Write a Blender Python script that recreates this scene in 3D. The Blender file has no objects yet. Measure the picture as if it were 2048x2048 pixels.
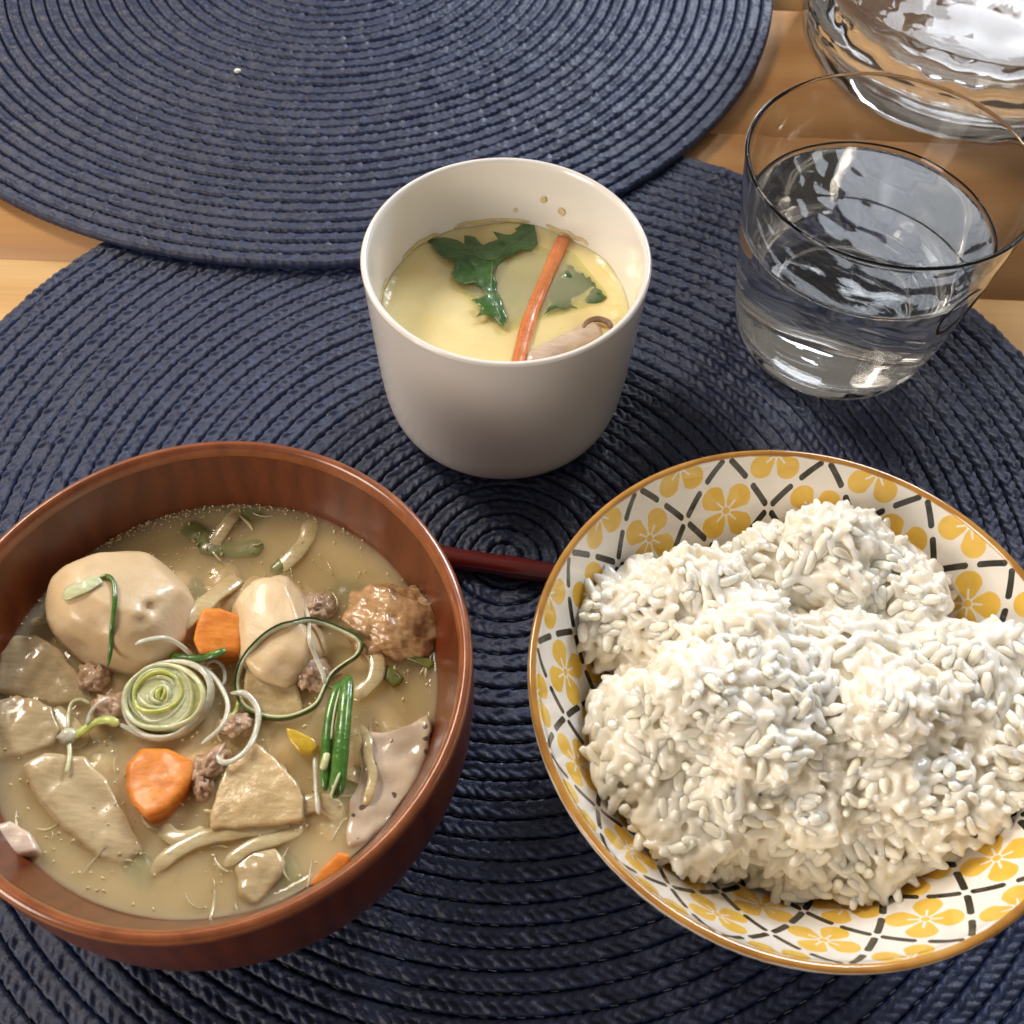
import bpy, bmesh, math, random
import numpy as np
from mathutils import Vector, Matrix, Euler, noise
from mathutils.bvhtree import BVHTree

random.seed(7)
rng = np.random.default_rng(11)
PI = math.pi
R = math.radians
scene = bpy.context.scene
col = scene.collection

# ------------------------------------------------------------------ camera
CAM_H = 0.2826
FPX = 2227.9            # focal length in pixels of the 2048 px photograph
PITCH, ROLL = R(57.054), R(2.339)
FWD = Vector((0, math.cos(PITCH), -math.sin(PITCH)))
UP0 = Vector((0, math.sin(PITCH), math.cos(PITCH)))
RT0 = Vector((1, 0, 0))
RT = RT0 * math.cos(ROLL) + UP0 * math.sin(ROLL)
UP = -RT0 * math.sin(ROLL) + UP0 * math.cos(ROLL)
EYE = Vector((0, 0, CAM_H))
cd = bpy.data.cameras.new('camera')
cam = bpy.data.objects.new('camera', cd)
col.objects.link(cam)
m = Matrix((RT, UP, -FWD)).transposed().to_4x4()
m.translation = EYE
cam.matrix_world = m
cd.sensor_width = 36
cd.lens = 36 * FPX / 2048
cd.clip_start = 0.01
cd.clip_end = 20
cd.dof.use_dof = True
cd.dof.focus_distance = 0.30
cd.dof.aperture_fstop = 34
scene.camera = cam

# ------------------------------------------------------------------ world and lamps (indoor evening light)
w = bpy.data.worlds.new('World')
scene.world = w
w.use_nodes = True
bgn = w.node_tree.nodes['Background']
bgn.inputs[0].default_value = (1.0, 0.89, 0.78, 1)
bgn.inputs[1].default_value = 0.15


def lamp(name, loc, target, size, power, color, shape='DISK'):
    d = bpy.data.lights.new(name, 'AREA')
    d.shape = shape
    d.size = size
    d.energy = power
    d.color = color
    o = bpy.data.objects.new(name, d)
    col.objects.link(o)
    o.location = loc
    o.rotation_euler = (Vector(target) - Vector(loc)).to_track_quat('-Z', 'Y').to_euler()
    return o


lamp('ceiling_lamp', (-0.95, 0.95, 1.25), (0, 0.2, 0), 0.45, 15, (1.0, 0.87, 0.72))
lamp('kitchen_lamp', (0.95, 1.92, 1.28), (0.05, 0.2, 0), 0.70, 36, (0.86, 0.91, 1.0))
lamp('front_left_fill', (-1.15, -0.60, 0.62), (0, 0.2, 0), 0.60, 9, (1.0, 0.86, 0.72))  # low warm fill added at front left to brighten the cup's front

scene.view_settings.view_transform = 'Standard'
scene.view_settings.look = 'None'
scene.view_settings.exposure = 0.46
scene.view_settings.gamma = 1
scene.cycles.use_denoising = True
scene.cycles.max_bounces = 24
scene.cycles.volume_bounces = 12
scene.cycles.diffuse_bounces = 10
scene.cycles.glossy_bounces = 6
scene.cycles.transmission_bounces = 12
scene.cycles.transparent_max_bounces = 12
scene.cycles.caustics_refractive = True
scene.cycles.caustics_reflective = True
scene.cycles.blur_glossy = 0.6
scene.cycles.sample_clamp_indirect = 6.0


# ------------------------------------------------------------------ helpers
def ray(px, py):
    return (FWD + RT * ((px - 1024) / FPX) - UP * ((py - 1024) / FPX)).normalized()


def at(px, py, z):
    d = ray(px, py)
    return EYE + d * ((z - CAM_H) / d.z)


def link(name, me, mat=None, parent=None, smooth=True):
    if isinstance(me, bmesh.types.BMesh):
        b = me
        me = bpy.data.meshes.new(name)
        b.normal_update()
        b.to_mesh(me)
        b.free()
    if mat is not None and not me.materials:
        me.materials.append(mat)
    if smooth:
        me.shade_smooth()
    o = bpy.data.objects.new(name, me)
    col.objects.link(o)
    if parent is not None:
        o.parent = parent
    return o


def empty(name, loc=(0, 0, 0)):
    o = bpy.data.objects.new(name, None)
    o.empty_display_size = 0.01
    col.objects.link(o)
    o.location = loc
    return o


def tag(o, label=None, cat=None, group=None, kind=None):
    if label:
        o['label'] = label
    if cat:
        o['category'] = cat
    if group:
        o['group'] = group
    if kind:
        o['kind'] = kind
    return o


def grid_mesh(name, V, nu, nv, closed_u=True, closed_v=False, uv=None):
    """V: (nu, nv, 3) array; quads between neighbours."""
    i = np.arange(nu if closed_u else nu - 1)
    j = np.arange(nv if closed_v else nv - 1)
    I, J = np.meshgrid(i, j, indexing='ij')
    a = I * nv + J
    b = ((I + 1) % nu) * nv + J
    c = ((I + 1) % nu) * nv + (J + 1) % nv
    d = I * nv + (J + 1) % nv
    F = np.stack([a, b, c, d], -1).reshape(-1, 4)
    me = bpy.data.meshes.new(name)
    me.vertices.add(nu * nv)
    me.vertices.foreach_set('co', np.ascontiguousarray(V, dtype=np.float32).ravel())
    me.loops.add(F.size)
    me.loops.foreach_set('vertex_index', F.astype(np.int32).ravel())
    me.polygons.add(len(F))
    me.polygons.foreach_set('loop_start', np.arange(0, F.size, 4, dtype=np.int32))
    if uv is not None:          # uv: (nu+1, nv, 2) so that the seam does not wrap
        l = me.uv_layers.new(name='UVMap')
        ua = np.stack([uv[I, J], uv[I + 1, J], uv[I + 1, J + 1], uv[I, J + 1]], 2).reshape(-1)
        l.data.foreach_set('uv', np.ascontiguousarray(ua, dtype=np.float32))
    me.update(calc_edges=True)
    me.validate()
    return me


def catmull(P, n=10, closed=False):
    P = [Vector(p) for p in P]
    out = []
    N = len(P)
    for i in range(N if closed else N - 1):
        if closed:
            p0, p1, p2, p3 = P[i - 1], P[i], P[(i + 1) % N], P[(i + 2) % N]
        else:
            p0 = P[i - 1] if i > 0 else P[0] * 2 - P[1]
            p1, p2 = P[i], P[i + 1]
            p3 = P[i + 2] if i + 2 < N else P[-1] * 2 - P[-2]
        for k in range(n):
            t = k / n
            out.append(0.5 * (2 * p1 + (p2 - p0) * t + (2 * p0 - 5 * p1 + 4 * p2 - p3) * t * t + (3 * p1 - p0 - 3 * p2 + p3) * t ** 3))
    if not closed:
        out.append(P[-1].copy())
    return out


def lathe(name, prof, center, n=96, mat=None, parent=None, uv=False, wob=None, smooth_n=6):
    """prof: list of (r, z) from outside bottom to inside bottom. Catmull-smoothed."""
    pts = [(p.x, p.y) for p in catmull([(r, z, 0) for r, z in prof], smooth_n)] if smooth_n else prof
    pts = np.array(pts)
    pts[:, 0] = np.maximum(pts[:, 0], 1e-5)
    a = np.linspace(0, 2 * PI, n, endpoint=False)
    rr = np.repeat(pts[None, :, 0], n, 0)
    zz = np.repeat(pts[None, :, 1], n, 0)
    if wob is not None:
        rr = rr + wob(a[:, None], pts[None, :, 0], pts[None, :, 1])
    V = np.stack([rr * np.cos(a)[:, None], rr * np.sin(a)[:, None], zz], -1)
    UV = None
    if uv:
        s = np.concatenate([[0], np.cumsum(np.hypot(*np.diff(pts, axis=0).T))])
        top = np.argmax(pts[:, 1])
        s = s - s[top]
        uu = np.linspace(0, 1, n + 1)
        UV = np.stack(np.broadcast_arrays(uu[:, None], s[None, :]), -1)
    me = grid_mesh(name, V, n, len(pts), True, False, UV)
    o = link(name, me, mat, parent)
    if parent is None:
        o.location = center
    bm = bmesh.new(); bm.from_mesh(me)
    bmesh.ops.recalc_face_normals(bm, faces=bm.faces)
    if bm.calc_volume(signed=True) < 0:          # outward normals, or glass and water bend light the wrong way
        bmesh.ops.reverse_faces(bm, faces=bm.faces)
    bm.to_mesh(me); bm.free()
    return o


def sweep(name, pts, wdt, hgt, mat=None, parent=None, ns=8, closed=False, taper=True, n=8, nrm=None, twist=0.0):
    """A tube of elliptical section along a smoothed path; wdt lies across, hgt along the up vector."""
    P = catmull(pts, n, closed)
    M = len(P)
    V = np.zeros((M, ns, 3))
    up = Vector((0, 0, 1)) if nrm is None else Vector(nrm)
    for i, p in enumerate(P):
        a = P[i - 1] if (i > 0 or closed) else P[0]
        b = P[(i + 1) % M] if (i < M - 1 or closed) else P[-1]
        t = (b - a).normalized()
        s = t.cross(up)
        if s.length < 1e-4:
            s = Vector((1, 0, 0))
        s.normalize()
        u = s.cross(t).normalized()
        if twist:
            q = Matrix.Rotation(twist * i / M, 3, t)
            s, u = q @ s, q @ u
        f = 1.0
        if taper and not closed:
            e = min(i, M - 1 - i) / max(1, (M - 1) * 0.10)
            f = math.sqrt(min(1.0, 0.08 + e))
        f *= 1 + 0.16 * noise.noise(p * 260)
        for k in range(ns):
            th = 2 * PI * k / ns
            V[i, k] = p + s * (wdt * 0.5 * f * math.cos(th)) + u * (hgt * 0.5 * f * math.sin(th))
    me = grid_mesh(name, V, M, ns, closed, True)
    if not closed:
        bm = bmesh.new(); bm.from_mesh(me)
        bm.verts.ensure_lookup_table()
        for base in (0, (M - 1) * ns):
            try:
                bm.faces.new([bm.verts[base + k] for k in range(ns)])
            except ValueError:
                pass
        bmesh.ops.recalc_face_normals(bm, faces=bm.faces)
        bm.to_mesh(me); bm.free()
    return link(name, me, mat, parent)


def blob(name, c, ax, rot=(0, 0, 0), mat=None, parent=None, amp=0.12, freq=1.6, seed=0, sub=4, facets=(), fine=0.0, finefreq=6, soft=0.72, dents=()):
    """A lumpy solid: displaced ball, planed by cut facets (direction, distance as share of radius)."""
    bm = bmesh.new()
    bmesh.ops.create_icosphere(bm, subdivisions=sub, radius=1)
    off = Vector((seed * 3.1, seed * 1.7, seed * 5.3))
    for v in bm.verts:
        d = v.co.normalized()
        k = 1 + amp * noise.noise(d * freq + off) + 0.5 * amp * noise.noise(d * freq * 2.1 + off)
        if fine:
            k += fine * noise.noise(d * finefreq + off) + fine * 0.6 * noise.noise(d * finefreq * 2.3 + off)
        p = d * k
        for (fd, fl) in facets:
            fd = Vector(fd).normalized()
            e = p.dot(fd) - fl
            if e > 0:
                p -= fd * e * soft
        for (dd_, dr_, dep) in dents:
            g_ = (d - Vector(dd_).normalized()).length / dr_
            if g_ < 1.6:
                p *= 1 - dep * math.exp(-g_ * g_ * 2.5) * (1 + 0.8 * noise.noise(d * 22 + off)) + 0.25 * dep * math.exp(-((g_ - 1.0) / 0.3) ** 2) * 0
        v.co = p
    M = Matrix.Translation(c) @ Euler(rot).to_matrix().to_4x4() @ Matrix.Diagonal((ax[0], ax[1], ax[2], 1))
    bm.transform(M)
    return link(name, bm, mat, parent)


def slab(name, poly, ztop, depth, mat=None, parent=None, bevel=0.0008, tilt=(0, 0), rough=0.0003, seed=0, cuts=3, freq=150):
    """A cut piece: outline (pixels of the photograph laid on the plane ztop) with real thickness and worn edges."""
    P = [at(x, y, ztop) for x, y in poly]
    cx = sum((p for p in P), Vector()) / len(P)
    bm = bmesh.new()
    vs = [bm.verts.new((p.x, p.y, p.z + (p.x - cx.x) * tilt[0] + (p.y - cx.y) * tilt[1])) for p in P]
    f = bm.faces.new(vs)
    if f.normal.z < 0:
        pass
    r = bmesh.ops.extrude_face_region(bm, geom=[f])
    nv = [v for v in r['geom'] if isinstance(v, bmesh.types.BMVert)]
    for v in nv:
        v.co.z -= depth
        v.co.x += (cx.x - v.co.x) * 0.06
        v.co.y += (cx.y - v.co.y) * 0.06
    bmesh.ops.recalc_face_normals(bm, faces=bm.faces)
    bmesh.ops.bevel(bm, geom=bm.edges[:], offset=bevel, segments=3, affect='EDGES', profile=0.6)
    bmesh.ops.triangulate(bm, faces=[f for f in bm.faces if len(f.verts) > 4])
    for _ in range(cuts):
        le = [e for e in bm.edges if e.calc_length() > 0.0016]
        if le:
            bmesh.ops.subdivide_edges(bm, edges=le, cuts=1)
            bmesh.ops.triangulate(bm, faces=[f for f in bm.faces if len(f.verts) > 4])
    bm.normal_update()
    off = Vector((seed * 1.3, seed * 2.9, seed * 0.7))
    for v in bm.verts:
        v.co += v.normal * rough * (noise.noise(v.co * freq + off) + 0.7 * noise.noise(v.co * freq * 2.7 + off))
    return link(name, bm, mat, parent)


# ---------------------------------------------------------------- node expression helper
class X:
    def __init__(s, nt, sock): s.nt, s.s = nt, sock
    def _m(s, op, *a):
        n = s.nt.nodes.new('ShaderNodeMath'); n.operation = op
        for i, v in enumerate((s,) + a):
            if isinstance(v, X): s.nt.links.new(v.s, n.inputs[i])
            else: n.inputs[i].default_value = v
        return X(s.nt, n.outputs[0])
    def __add__(s, o): return s._m('ADD', o)
    def __sub__(s, o): return s._m('SUBTRACT', o)
    def __mul__(s, o): return s._m('MULTIPLY', o)
    def __truediv__(s, o): return s._m('DIVIDE', o)
    def abs(s): return s._m('ABSOLUTE')
    def frac(s): return s._m('FRACT')
    def floor(s): return s._m('FLOOR')
    def sqrt(s): return s._m('SQRT')
    def lt(s, o): return s._m('LESS_THAN', o)
    def gt(s, o): return s._m('GREATER_THAN', o)
    def max(s, o): return s._m('MAXIMUM', o)
    def min(s, o): return s._m('MINIMUM', o)
    def clamp(s): return s.max(0.0).min(1.0)
    def soft(s, e, d):          # 1 below e, 0 above e+d
        return ((s - (e + d)) * (-1.0 / d)).clamp()


class Mat:
    def __init__(s, name, **kw):
        s.m = bpy.data.materials.new(name)
        s.m.use_nodes = True
        s.nt = s.m.node_tree
        s.p = s.nt.nodes['Principled BSDF']
        s.set(**kw)
    def set(s, **kw):
        names = dict(color='Base Color', rough='Roughness', metal='Metallic', ior='IOR', trans='Transmission Weight', sss='Subsurface Weight',
                     sssr='Subsurface Radius', ssss='Subsurface Scale', coat='Coat Weight', coatr='Coat Roughness', spec='Specular IOR Level', alpha='Alpha', sheen='Sheen Weight')
        for k, v in kw.items():
            if k == 'color':
                v = (*v, 1)
            s.p.inputs[names[k]].default_value = v
    def n(s, t, **kw):
        x = s.nt.nodes.new(t)
        for k, v in kw.items():
            setattr(x, k, v)
        return x
    def l(s, a, b): s.nt.links.new(a, b)
    def coord(s, out='Object', scale=(1, 1, 1), rot=(0, 0, 0)):
        c = s.n('ShaderNodeTexCoord'); mp = s.n('ShaderNodeMapping')
        mp.inputs['Scale'].default_value = scale
        mp.inputs['Rotation'].default_value = rot
        s.l(c.outputs[out], mp.inputs[0])
        return mp.outputs[0]
    def noise(s, scale, detail=4, rough=0.55, vec=None, dist=0):
        t = s.n('ShaderNodeTexNoise')
        t.inputs['Scale'].default_value = scale
        t.inputs['Detail'].default_value = detail
        t.inputs['Roughness'].default_value = rough
        t.inputs['Distortion'].default_value = dist
        s.l(vec if vec is not None else s.coord(), t.inputs['Vector'])
        return t.outputs['Fac']
    def ramp(s, fac, stops):
        r = s.n('ShaderNodeValToRGB')
        e = r.color_ramp.elements
        while len(e) < len(stops):
            e.new(0.5)
        for i, (p, c) in enumerate(stops):
            e[i].position = p
            e[i].color = (*c, 1) if len(c) == 3 else c
        s.l(fac, r.inputs[0])
        return r.outputs[0]
    def mix(s, fac, a, b, mode='MIX'):
        x = s.n('ShaderNodeMix', data_type='RGBA', blend_type=mode)
        for sock, v in ((x.inputs[0], fac), (x.inputs[6], a), (x.inputs[7], b)):
            if isinstance(v, X): v = v.s
            if isinstance(v, bpy.types.NodeSocket): s.l(v, sock)
            elif isinstance(v, tuple): sock.default_value = (*v, 1)
            else: sock.default_value = v
        return x.outputs[2]
    def color(s, sock): s.l(sock, s.p.inputs['Base Color'])
    def bump(s, h, strength=0.3, dist=0.001, prev=None):
        b = s.n('ShaderNodeBump')
        b.inputs['Strength'].default_value = strength
        b.inputs['Distance'].default_value = dist
        s.l(h, b.inputs['Height'])
        if prev is not None:
            s.l(prev, b.inputs['Normal'])
        s.l(b.outputs[0], s.p.inputs['Normal'])
        return b.outputs[0]
    def rough(s, sock): s.l(sock, s.p.inputs['Roughness'])


# ================================================================== materials
# -- table wood
def wood_mat(name, c1, c2, c3, seed):
    M = Mat(name, rough=0.42, spec=0.4, coat=0.08, coatr=0.3)
    v = M.coord('Object', (1.5, 14, 14))
    wv = M.n('ShaderNodeTexWave', wave_type='BANDS', bands_direction='Y')
    wv.inputs['Scale'].default_value = 0.9
    wv.inputs['Distortion'].default_value = 3.2
    wv.inputs['Detail'].default_value = 3
    wv.inputs['Detail Scale'].default_value = 0.8
    wv.inputs['Phase Offset'].default_value = seed
    M.l(v, wv.inputs[0])
    base = M.ramp(wv.outputs['Fac'], [(0.0, c1), (0.55, c2), (1.0, c3)])
    fine = M.noise(1.0, 5, 0.65, M.coord('Object', (18, 900, 900)))
    c = M.mix(0.22, base, M.ramp(fine, [(0.3, tuple(x * 0.55 for x in c1)), (0.7, c3)]))
    M.color(c)
    M.bump(fine, 0.12, 0.0004)
    return M.m


WOOD = [wood_mat('pine_honey', (0.54, 0.285, 0.105), (0.59, 0.325, 0.125), (0.62, 0.355, 0.145), 0.0),
        wood_mat('pine_amber', (0.50, 0.245, 0.085), (0.55, 0.285, 0.105), (0.59, 0.32, 0.125), 3.0),
        wood_mat('pine_pale', (0.61, 0.355, 0.14), (0.66, 0.40, 0.165), (0.69, 0.435, 0.19), 7.0)]

# -- navy braid
M = Mat('navy_braid', rough=0.42, spec=0.5)
nz = M.noise(1.0, 4, 0.6, M.coord('Object', (420, 420, 420)))
fl = M.noise(1.0, 3, 0.6, M.coord('Object', (9, 9, 9)))
cc = M.ramp(nz, [(0.28, (0.005, 0.0095, 0.030)), (0.55, (0.0138, 0.0245, 0.072)), (0.80, (0.046, 0.071, 0.168))])
M.color(M.mix(0.25, cc, M.ramp(fl, [(0.35, (0.009, 0.015, 0.040)), (0.7, (0.021, 0.036, 0.100))])))
M.bump(M.noise(1.0, 3, 0.7, M.coord('Object', (1500, 1500, 500))), 0.55, 0.0005)
NAVY = M.m
M = Mat('navy_thread', color=(0.12, 0.125, 0.15), rough=0.4)
THREAD = M.m

# -- porcelain, lacquer
M = Mat('white_porcelain', color=(0.80, 0.78, 0.745), rough=0.16, spec=0.5, coat=0.5, coatr=0.06, sss=0.05, sssr=(0.004, 0.003, 0.002), ssss=1.0)
M.color(M.ramp(M.noise(30, 3), [(0.3, (0.83, 0.81, 0.78)), (0.7, (0.86, 0.845, 0.82))]))
PORC = M.m

M = Mat('brown_lacquer_wood', rough=0.34, spec=0.45, coat=0.3, coatr=0.2)
v = M.coord('Object', (1, 1, 0.22))
wv = M.n('ShaderNodeTexWave', wave_type='BANDS', bands_direction='X')
wv.inputs['Scale'].default_value = 52
wv.inputs['Distortion'].default_value = 7
wv.inputs['Detail'].default_value = 3
wv.inputs['Detail Scale'].default_value = 1.3
M.l(v, wv.inputs[0])
streak = M.noise(1.0, 4, 0.6, M.coord('Object', (700, 500, 60)))
cw = M.ramp(wv.outputs['Fac'], [(0.0, (0.090, 0.0165, 0.0042)), (0.4, (0.118, 0.0235, 0.0055)), (1.0, (0.138, 0.030, 0.007))])
M.color(M.mix(0.30, cw, M.ramp(streak, [(0.35, (0.078, 0.0145, 0.0042)), (0.65, (0.155, 0.036, 0.0085))])))
M.bump(streak, 0.05, 0.0004)
LACQ = M.m
M = Mat('lacquer_rim', rough=0.28, spec=0.5, coat=0.6, coatr=0.15)
st = M.noise(1.0, 4, 0.6, M.coord('Object', (160, 160, 160)))
M.color(M.ramp(st, [(0.3, (0.18, 0.044, 0.012)), (0.6, (0.29, 0.084, 0.025)), (0.8, (0.37, 0.125, 0.045))]))
LACRIM = M.m

M = Mat('red_lacquer', color=(0.115, 0.008, 0.008), rough=0.2, coat=0.7, coatr=0.08)
M.color(M.ramp(M.noise(40, 2), [(0.3, (0.095, 0.007, 0.007)), (0.7, (0.135, 0.010, 0.009))]))
REDLAC = M.m

# -- glass and water
M = Mat('clear_glass', color=(0.985, 0.99, 0.985), rough=0.0, ior=1.46, trans=1.0)
GLASS = M.m
M = Mat('clear_water', color=(1, 1, 1), rough=0.0, ior=1.333, trans=1.0)
WATER = M.m
M = Mat('black_print', color=(0.006, 0.006, 0.006), rough=0.45)
INK = M.m

# -- rice bowl print: yellow flowers in a lattice of black dashes, ochre rim
M = Mat('flower_print_glaze', rough=0.13, spec=0.5, coat=0.6, coatr=0.04)
tc = M.n('ShaderNodeTexCoord')
sx = M.n('ShaderNodeSeparateXYZ')
M.l(tc.outputs['UV'], sx.inputs[0])
U0 = X(M.nt, sx.outputs[0]); V0 = X(M.nt, sx.outputs[1])   # V: metres along the wall from the rim, + inside
NREP = 15
WY = 0.0310
warp = X(M.nt, M.noise(35, 2))
u = U0 * NREP + 0.208 + (warp - 0.5) * 0.05
inside = V0.gt(0.0)
vv = V0.abs() / WY + (-0.020 + 0.0) / 1.0
rowc = vv - 0.49
p = u + rowc
q = u - rowc
fp = p.frac() - 0.5
fq = q.frac() - 0.5
# metric local coordinates about the flower centre: x around, y down the wall (units of 1 mm; radius shrinks inward)
radm = (V0.abs() * -0.62 + 0.0600).max(0.012)
wx = radm * (2 * PI / NREP * 1000)
lx = (fp + fq) * 0.5 * wx
ly = (fp - fq) * (0.5 * WY * 1000 * 0.84)
ax_, ay_ = lx.abs(), ly.abs()
t = ((ax_ + ay_) * 0.7071)                     # along the diagonal
sdiag = ((ax_ - ay_) * 0.7071).abs()           # off the diagonal
tt = (t / 4.3).clamp()
L = 4.45
dt = (t - tt * L)
dist = (dt * dt + sdiag * sdiag).sqrt()
rad = tt * 2.5 + 0.35
petal = (dist - rad).soft(0.0, 0.12)
gap = ax_.min(ay_).gt(0.27)
rr = (lx * lx + ly * ly).sqrt()
stamen = sdiag.lt(0.24) * t.lt(3.3)
heart = rr.lt(0.85)
ring = rr.lt(1.15) * rr.gt(0.85)
yellow = (petal * gap * (stamen * -1.0 + 1.0) * (ring * -1.0 + 1.0)).max(heart)
# dashes on the lattice lines (cell borders)
dp = (p - (p + 0.5).floor()).abs()
dq = (q - (q + 0.5).floor()).abs()
edge = radm * (2 * PI / NREP * 1000)
elen = ((edge * 0.5) * (edge * 0.5) + (0.5 * WY * 1000) * (0.5 * WY * 1000)).sqrt()
hgt_ = (edge * (WY * 1000) * 0.5) / elen       # rhombus height in mm
def dash(dn, along):
    a = ((along * 2.0).frac() - 0.5).abs() * 0.5 * elen     # mm from dash centre
    over = (a - 3.0).max(0.0)
    dd = dn * hgt_
    return (over * over + dd * dd).sqrt().soft(0.72, 0.10)
black = dash(dp, q).max(dash(dq, p))
black_in = black * inside
# outside: row of short dark bars under the rim, then the same lattice
bar = ((U0 * 88).frac().lt(0.46)) * V0.lt(-0.0022) * V0.gt(-0.0062)
outm = inside * -1.0 + 1.0
blackall = (black * V0.abs().gt(0.0072)).max(bar) * outm
blackall = blackall.max(black_in)
yel = yellow * inside + yellow * outm * V0.abs().gt(0.0072)
white = M.ramp(M.noise(60, 3), [(0.3, (0.79, 0.76, 0.71)), (0.7, (0.83, 0.805, 0.76))])
ycol = M.ramp(M.noise(180, 3), [(0.3, (0.74, 0.45, 0.055)), (0.7, (0.82, 0.535, 0.085))])
kcol = M.ramp(M.noise(150, 2), [(0.35, (0.012, 0.012, 0.009)), (0.75, (0.032, 0.031, 0.022))])
c = M.mix(yel, white, ycol)
c = M.mix(blackall, c, kcol)
ocol = M.ramp(M.noise(90, 4), [(0.3, (0.30, 0.130, 0.022)), (0.55, (0.46, 0.225, 0.042)), (0.8, (0.58, 0.33, 0.09))])
wv2 = (X(M.nt, M.noise(120, 2)) - 0.5) * 0.0011
rimband = (V0 + wv2).abs().soft(0.0010, 0.0004)
c = M.mix(rimband, c, ocol)
M.color(c)
PRINT = M.m

# -- rice
def rice_mat(name, c1, c2, radius):
    M = Mat(name, rough=0.20, spec=0.5, sss=1.0, sssr=(1.0, 0.89, 0.74), ssss=radius, coat=0.2, coatr=0.12)
    M.color(M.ramp(M.noise(70, 3), [(0.3, c1), (0.65, c2)]))
    M.bump(M.noise(500, 2), 0.06, 0.0005)
    M.p.subsurface_method = 'RANDOM_WALK'
    return M.m


RICE = rice_mat('cooked_rice', (0.87, 0.815, 0.70), (0.91, 0.88, 0.80), 0.0030)
GRAIN = rice_mat('cooked_rice_grain', (0.93, 0.885, 0.78), (0.955, 0.925, 0.845), 0.0005)


# -- food
def food(name, c1, c2, scale=120, rough=0.3, sss=0.3, coat=0.5, bump=0.2, bscale=500, trans=0.0, detail=4, coatr=0.1, mid=(0.35, 0.68), ssss=0.004, fibre=0.30):
    M = Mat(name, rough=rough, sss=sss, sssr=(1.0, 0.6, 0.3), ssss=ssss, coat=coat, coatr=coatr, trans=trans)
    base = M.ramp(M.noise(scale, detail, 0.6), [(mid[0], c1), (mid[1], c2)])
    fib = M.noise(1.0, 4, 0.65, M.coord('Object', (220, 1100, 500), (0.3, 0.2, 0.7)))
    base = M.mix(fibre, base, M.ramp(fib, [(0.36, tuple(x * 0.62 for x in c1)), (0.64, tuple(min(1, x * 1.12) for x in c2))]))
    blot = M.noise(260, 3, 0.6)
    base = M.mix(X(M.nt, blot).gt(0.62) * (fibre * 0.7), base, tuple(x * 0.6 for x in c1))
    M.color(base)
    if bump:
        M.bump(M.noise(bscale, 4, 0.6), bump, 0.0008)
    return M


TARO = food('boiled_taro', (0.66, 0.485, 0.275), (0.74, 0.575, 0.365), 130, 0.38, 0.4, 0.22, 0.22, 520, detail=5, fibre=0.06).m
CARROT = food('boiled_carrot', (0.62, 0.165, 0.010), (0.78, 0.29, 0.032), 240, 0.46, 0.4, 0.10, 0.25, 500).m
DAIKON = food('boiled_radish', (0.52, 0.37, 0.17), (0.66, 0.51, 0.29), 190, 0.26, 0.5, 0.6, 0.45, 600).m
MEAT = food('minced_meat', (0.40, 0.235, 0.14), (0.60, 0.42, 0.28), 260, 0.36, 0.3, 0.5, 0.7, 420).m
CHICK = food('stewed_chicken', (0.40, 0.205, 0.085), (0.60, 0.385, 0.19), 200, 0.30, 0.3, 0.7, 0.5, 420).m
ONION = food('pale_onion', (0.53, 0.39, 0.19), (0.66, 0.53, 0.31), 130, 0.22, 0.5, 0.7, 0.2, 300).m
LEEKW = food('leek_white', (0.68, 0.645, 0.47), (0.80, 0.78, 0.65), 260, 0.25, 0.4, 0.5, 0.25, 600, trans=0.15).m
LEEKG = food('leek_pale_green', (0.60, 0.61, 0.30), (0.75, 0.75, 0.51), 220, 0.27, 0.4, 0.5, 0.25, 600).m
LEEKY = food('leek_heart', (0.46, 0.52, 0.09), (0.60, 0.63, 0.21), 220, 0.27, 0.4, 0.5, 0.25, 600).m
GREEN = food('scallion_green', (0.030, 0.115, 0.012), (0.085, 0.235, 0.030), 260, 0.25, 0.15, 0.6, 0.3, 700).m
DGREEN = food('scallion_dark_green', (0.012, 0.055, 0.010), (0.028, 0.10, 0.018), 300, 0.3, 0.05, 0.5, 0.2, 700).m
OLIVE = food('stewed_greens', (0.10, 0.115, 0.015), (0.20, 0.21, 0.04), 160, 0.35, 0.1, 0.4, 0.3, 400).m
YELLOW = food('yellow_peel', (0.52, 0.33, 0.018), (0.66, 0.47, 0.05), 200, 0.3, 0.2, 0.5, 0.2, 400).m
KM = food('grey_konjac', (0.50, 0.39, 0.28), (0.66, 0.54, 0.41), 110, 0.22, 0.35, 0.7, 0.25, 260)
vor = KM.n('ShaderNodeTexVoronoi', feature='F1')
vor.inputs['Scale'].default_value = 330
KM.l(KM.coord(), vor.inputs[0])
sp = X(KM.nt, vor.outputs['Distance']).lt(0.22) * X(KM.nt, KM.noise(120, 2)).gt(0.50)
base = KM.ramp(KM.noise(110, 4), [(0.35, (0.50, 0.39, 0.28)), (0.68, (0.66, 0.54, 0.41))])
KM.color(KM.mix(sp * 0.85, base, (0.05, 0.030, 0.022)))
KONJAC = KM.m
GLASSY = food('translucent_radish', (0.50, 0.38, 0.20), (0.64, 0.51, 0.31), 55, 0.20, 0.4, 0.6, 0.25, 220).m

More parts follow.
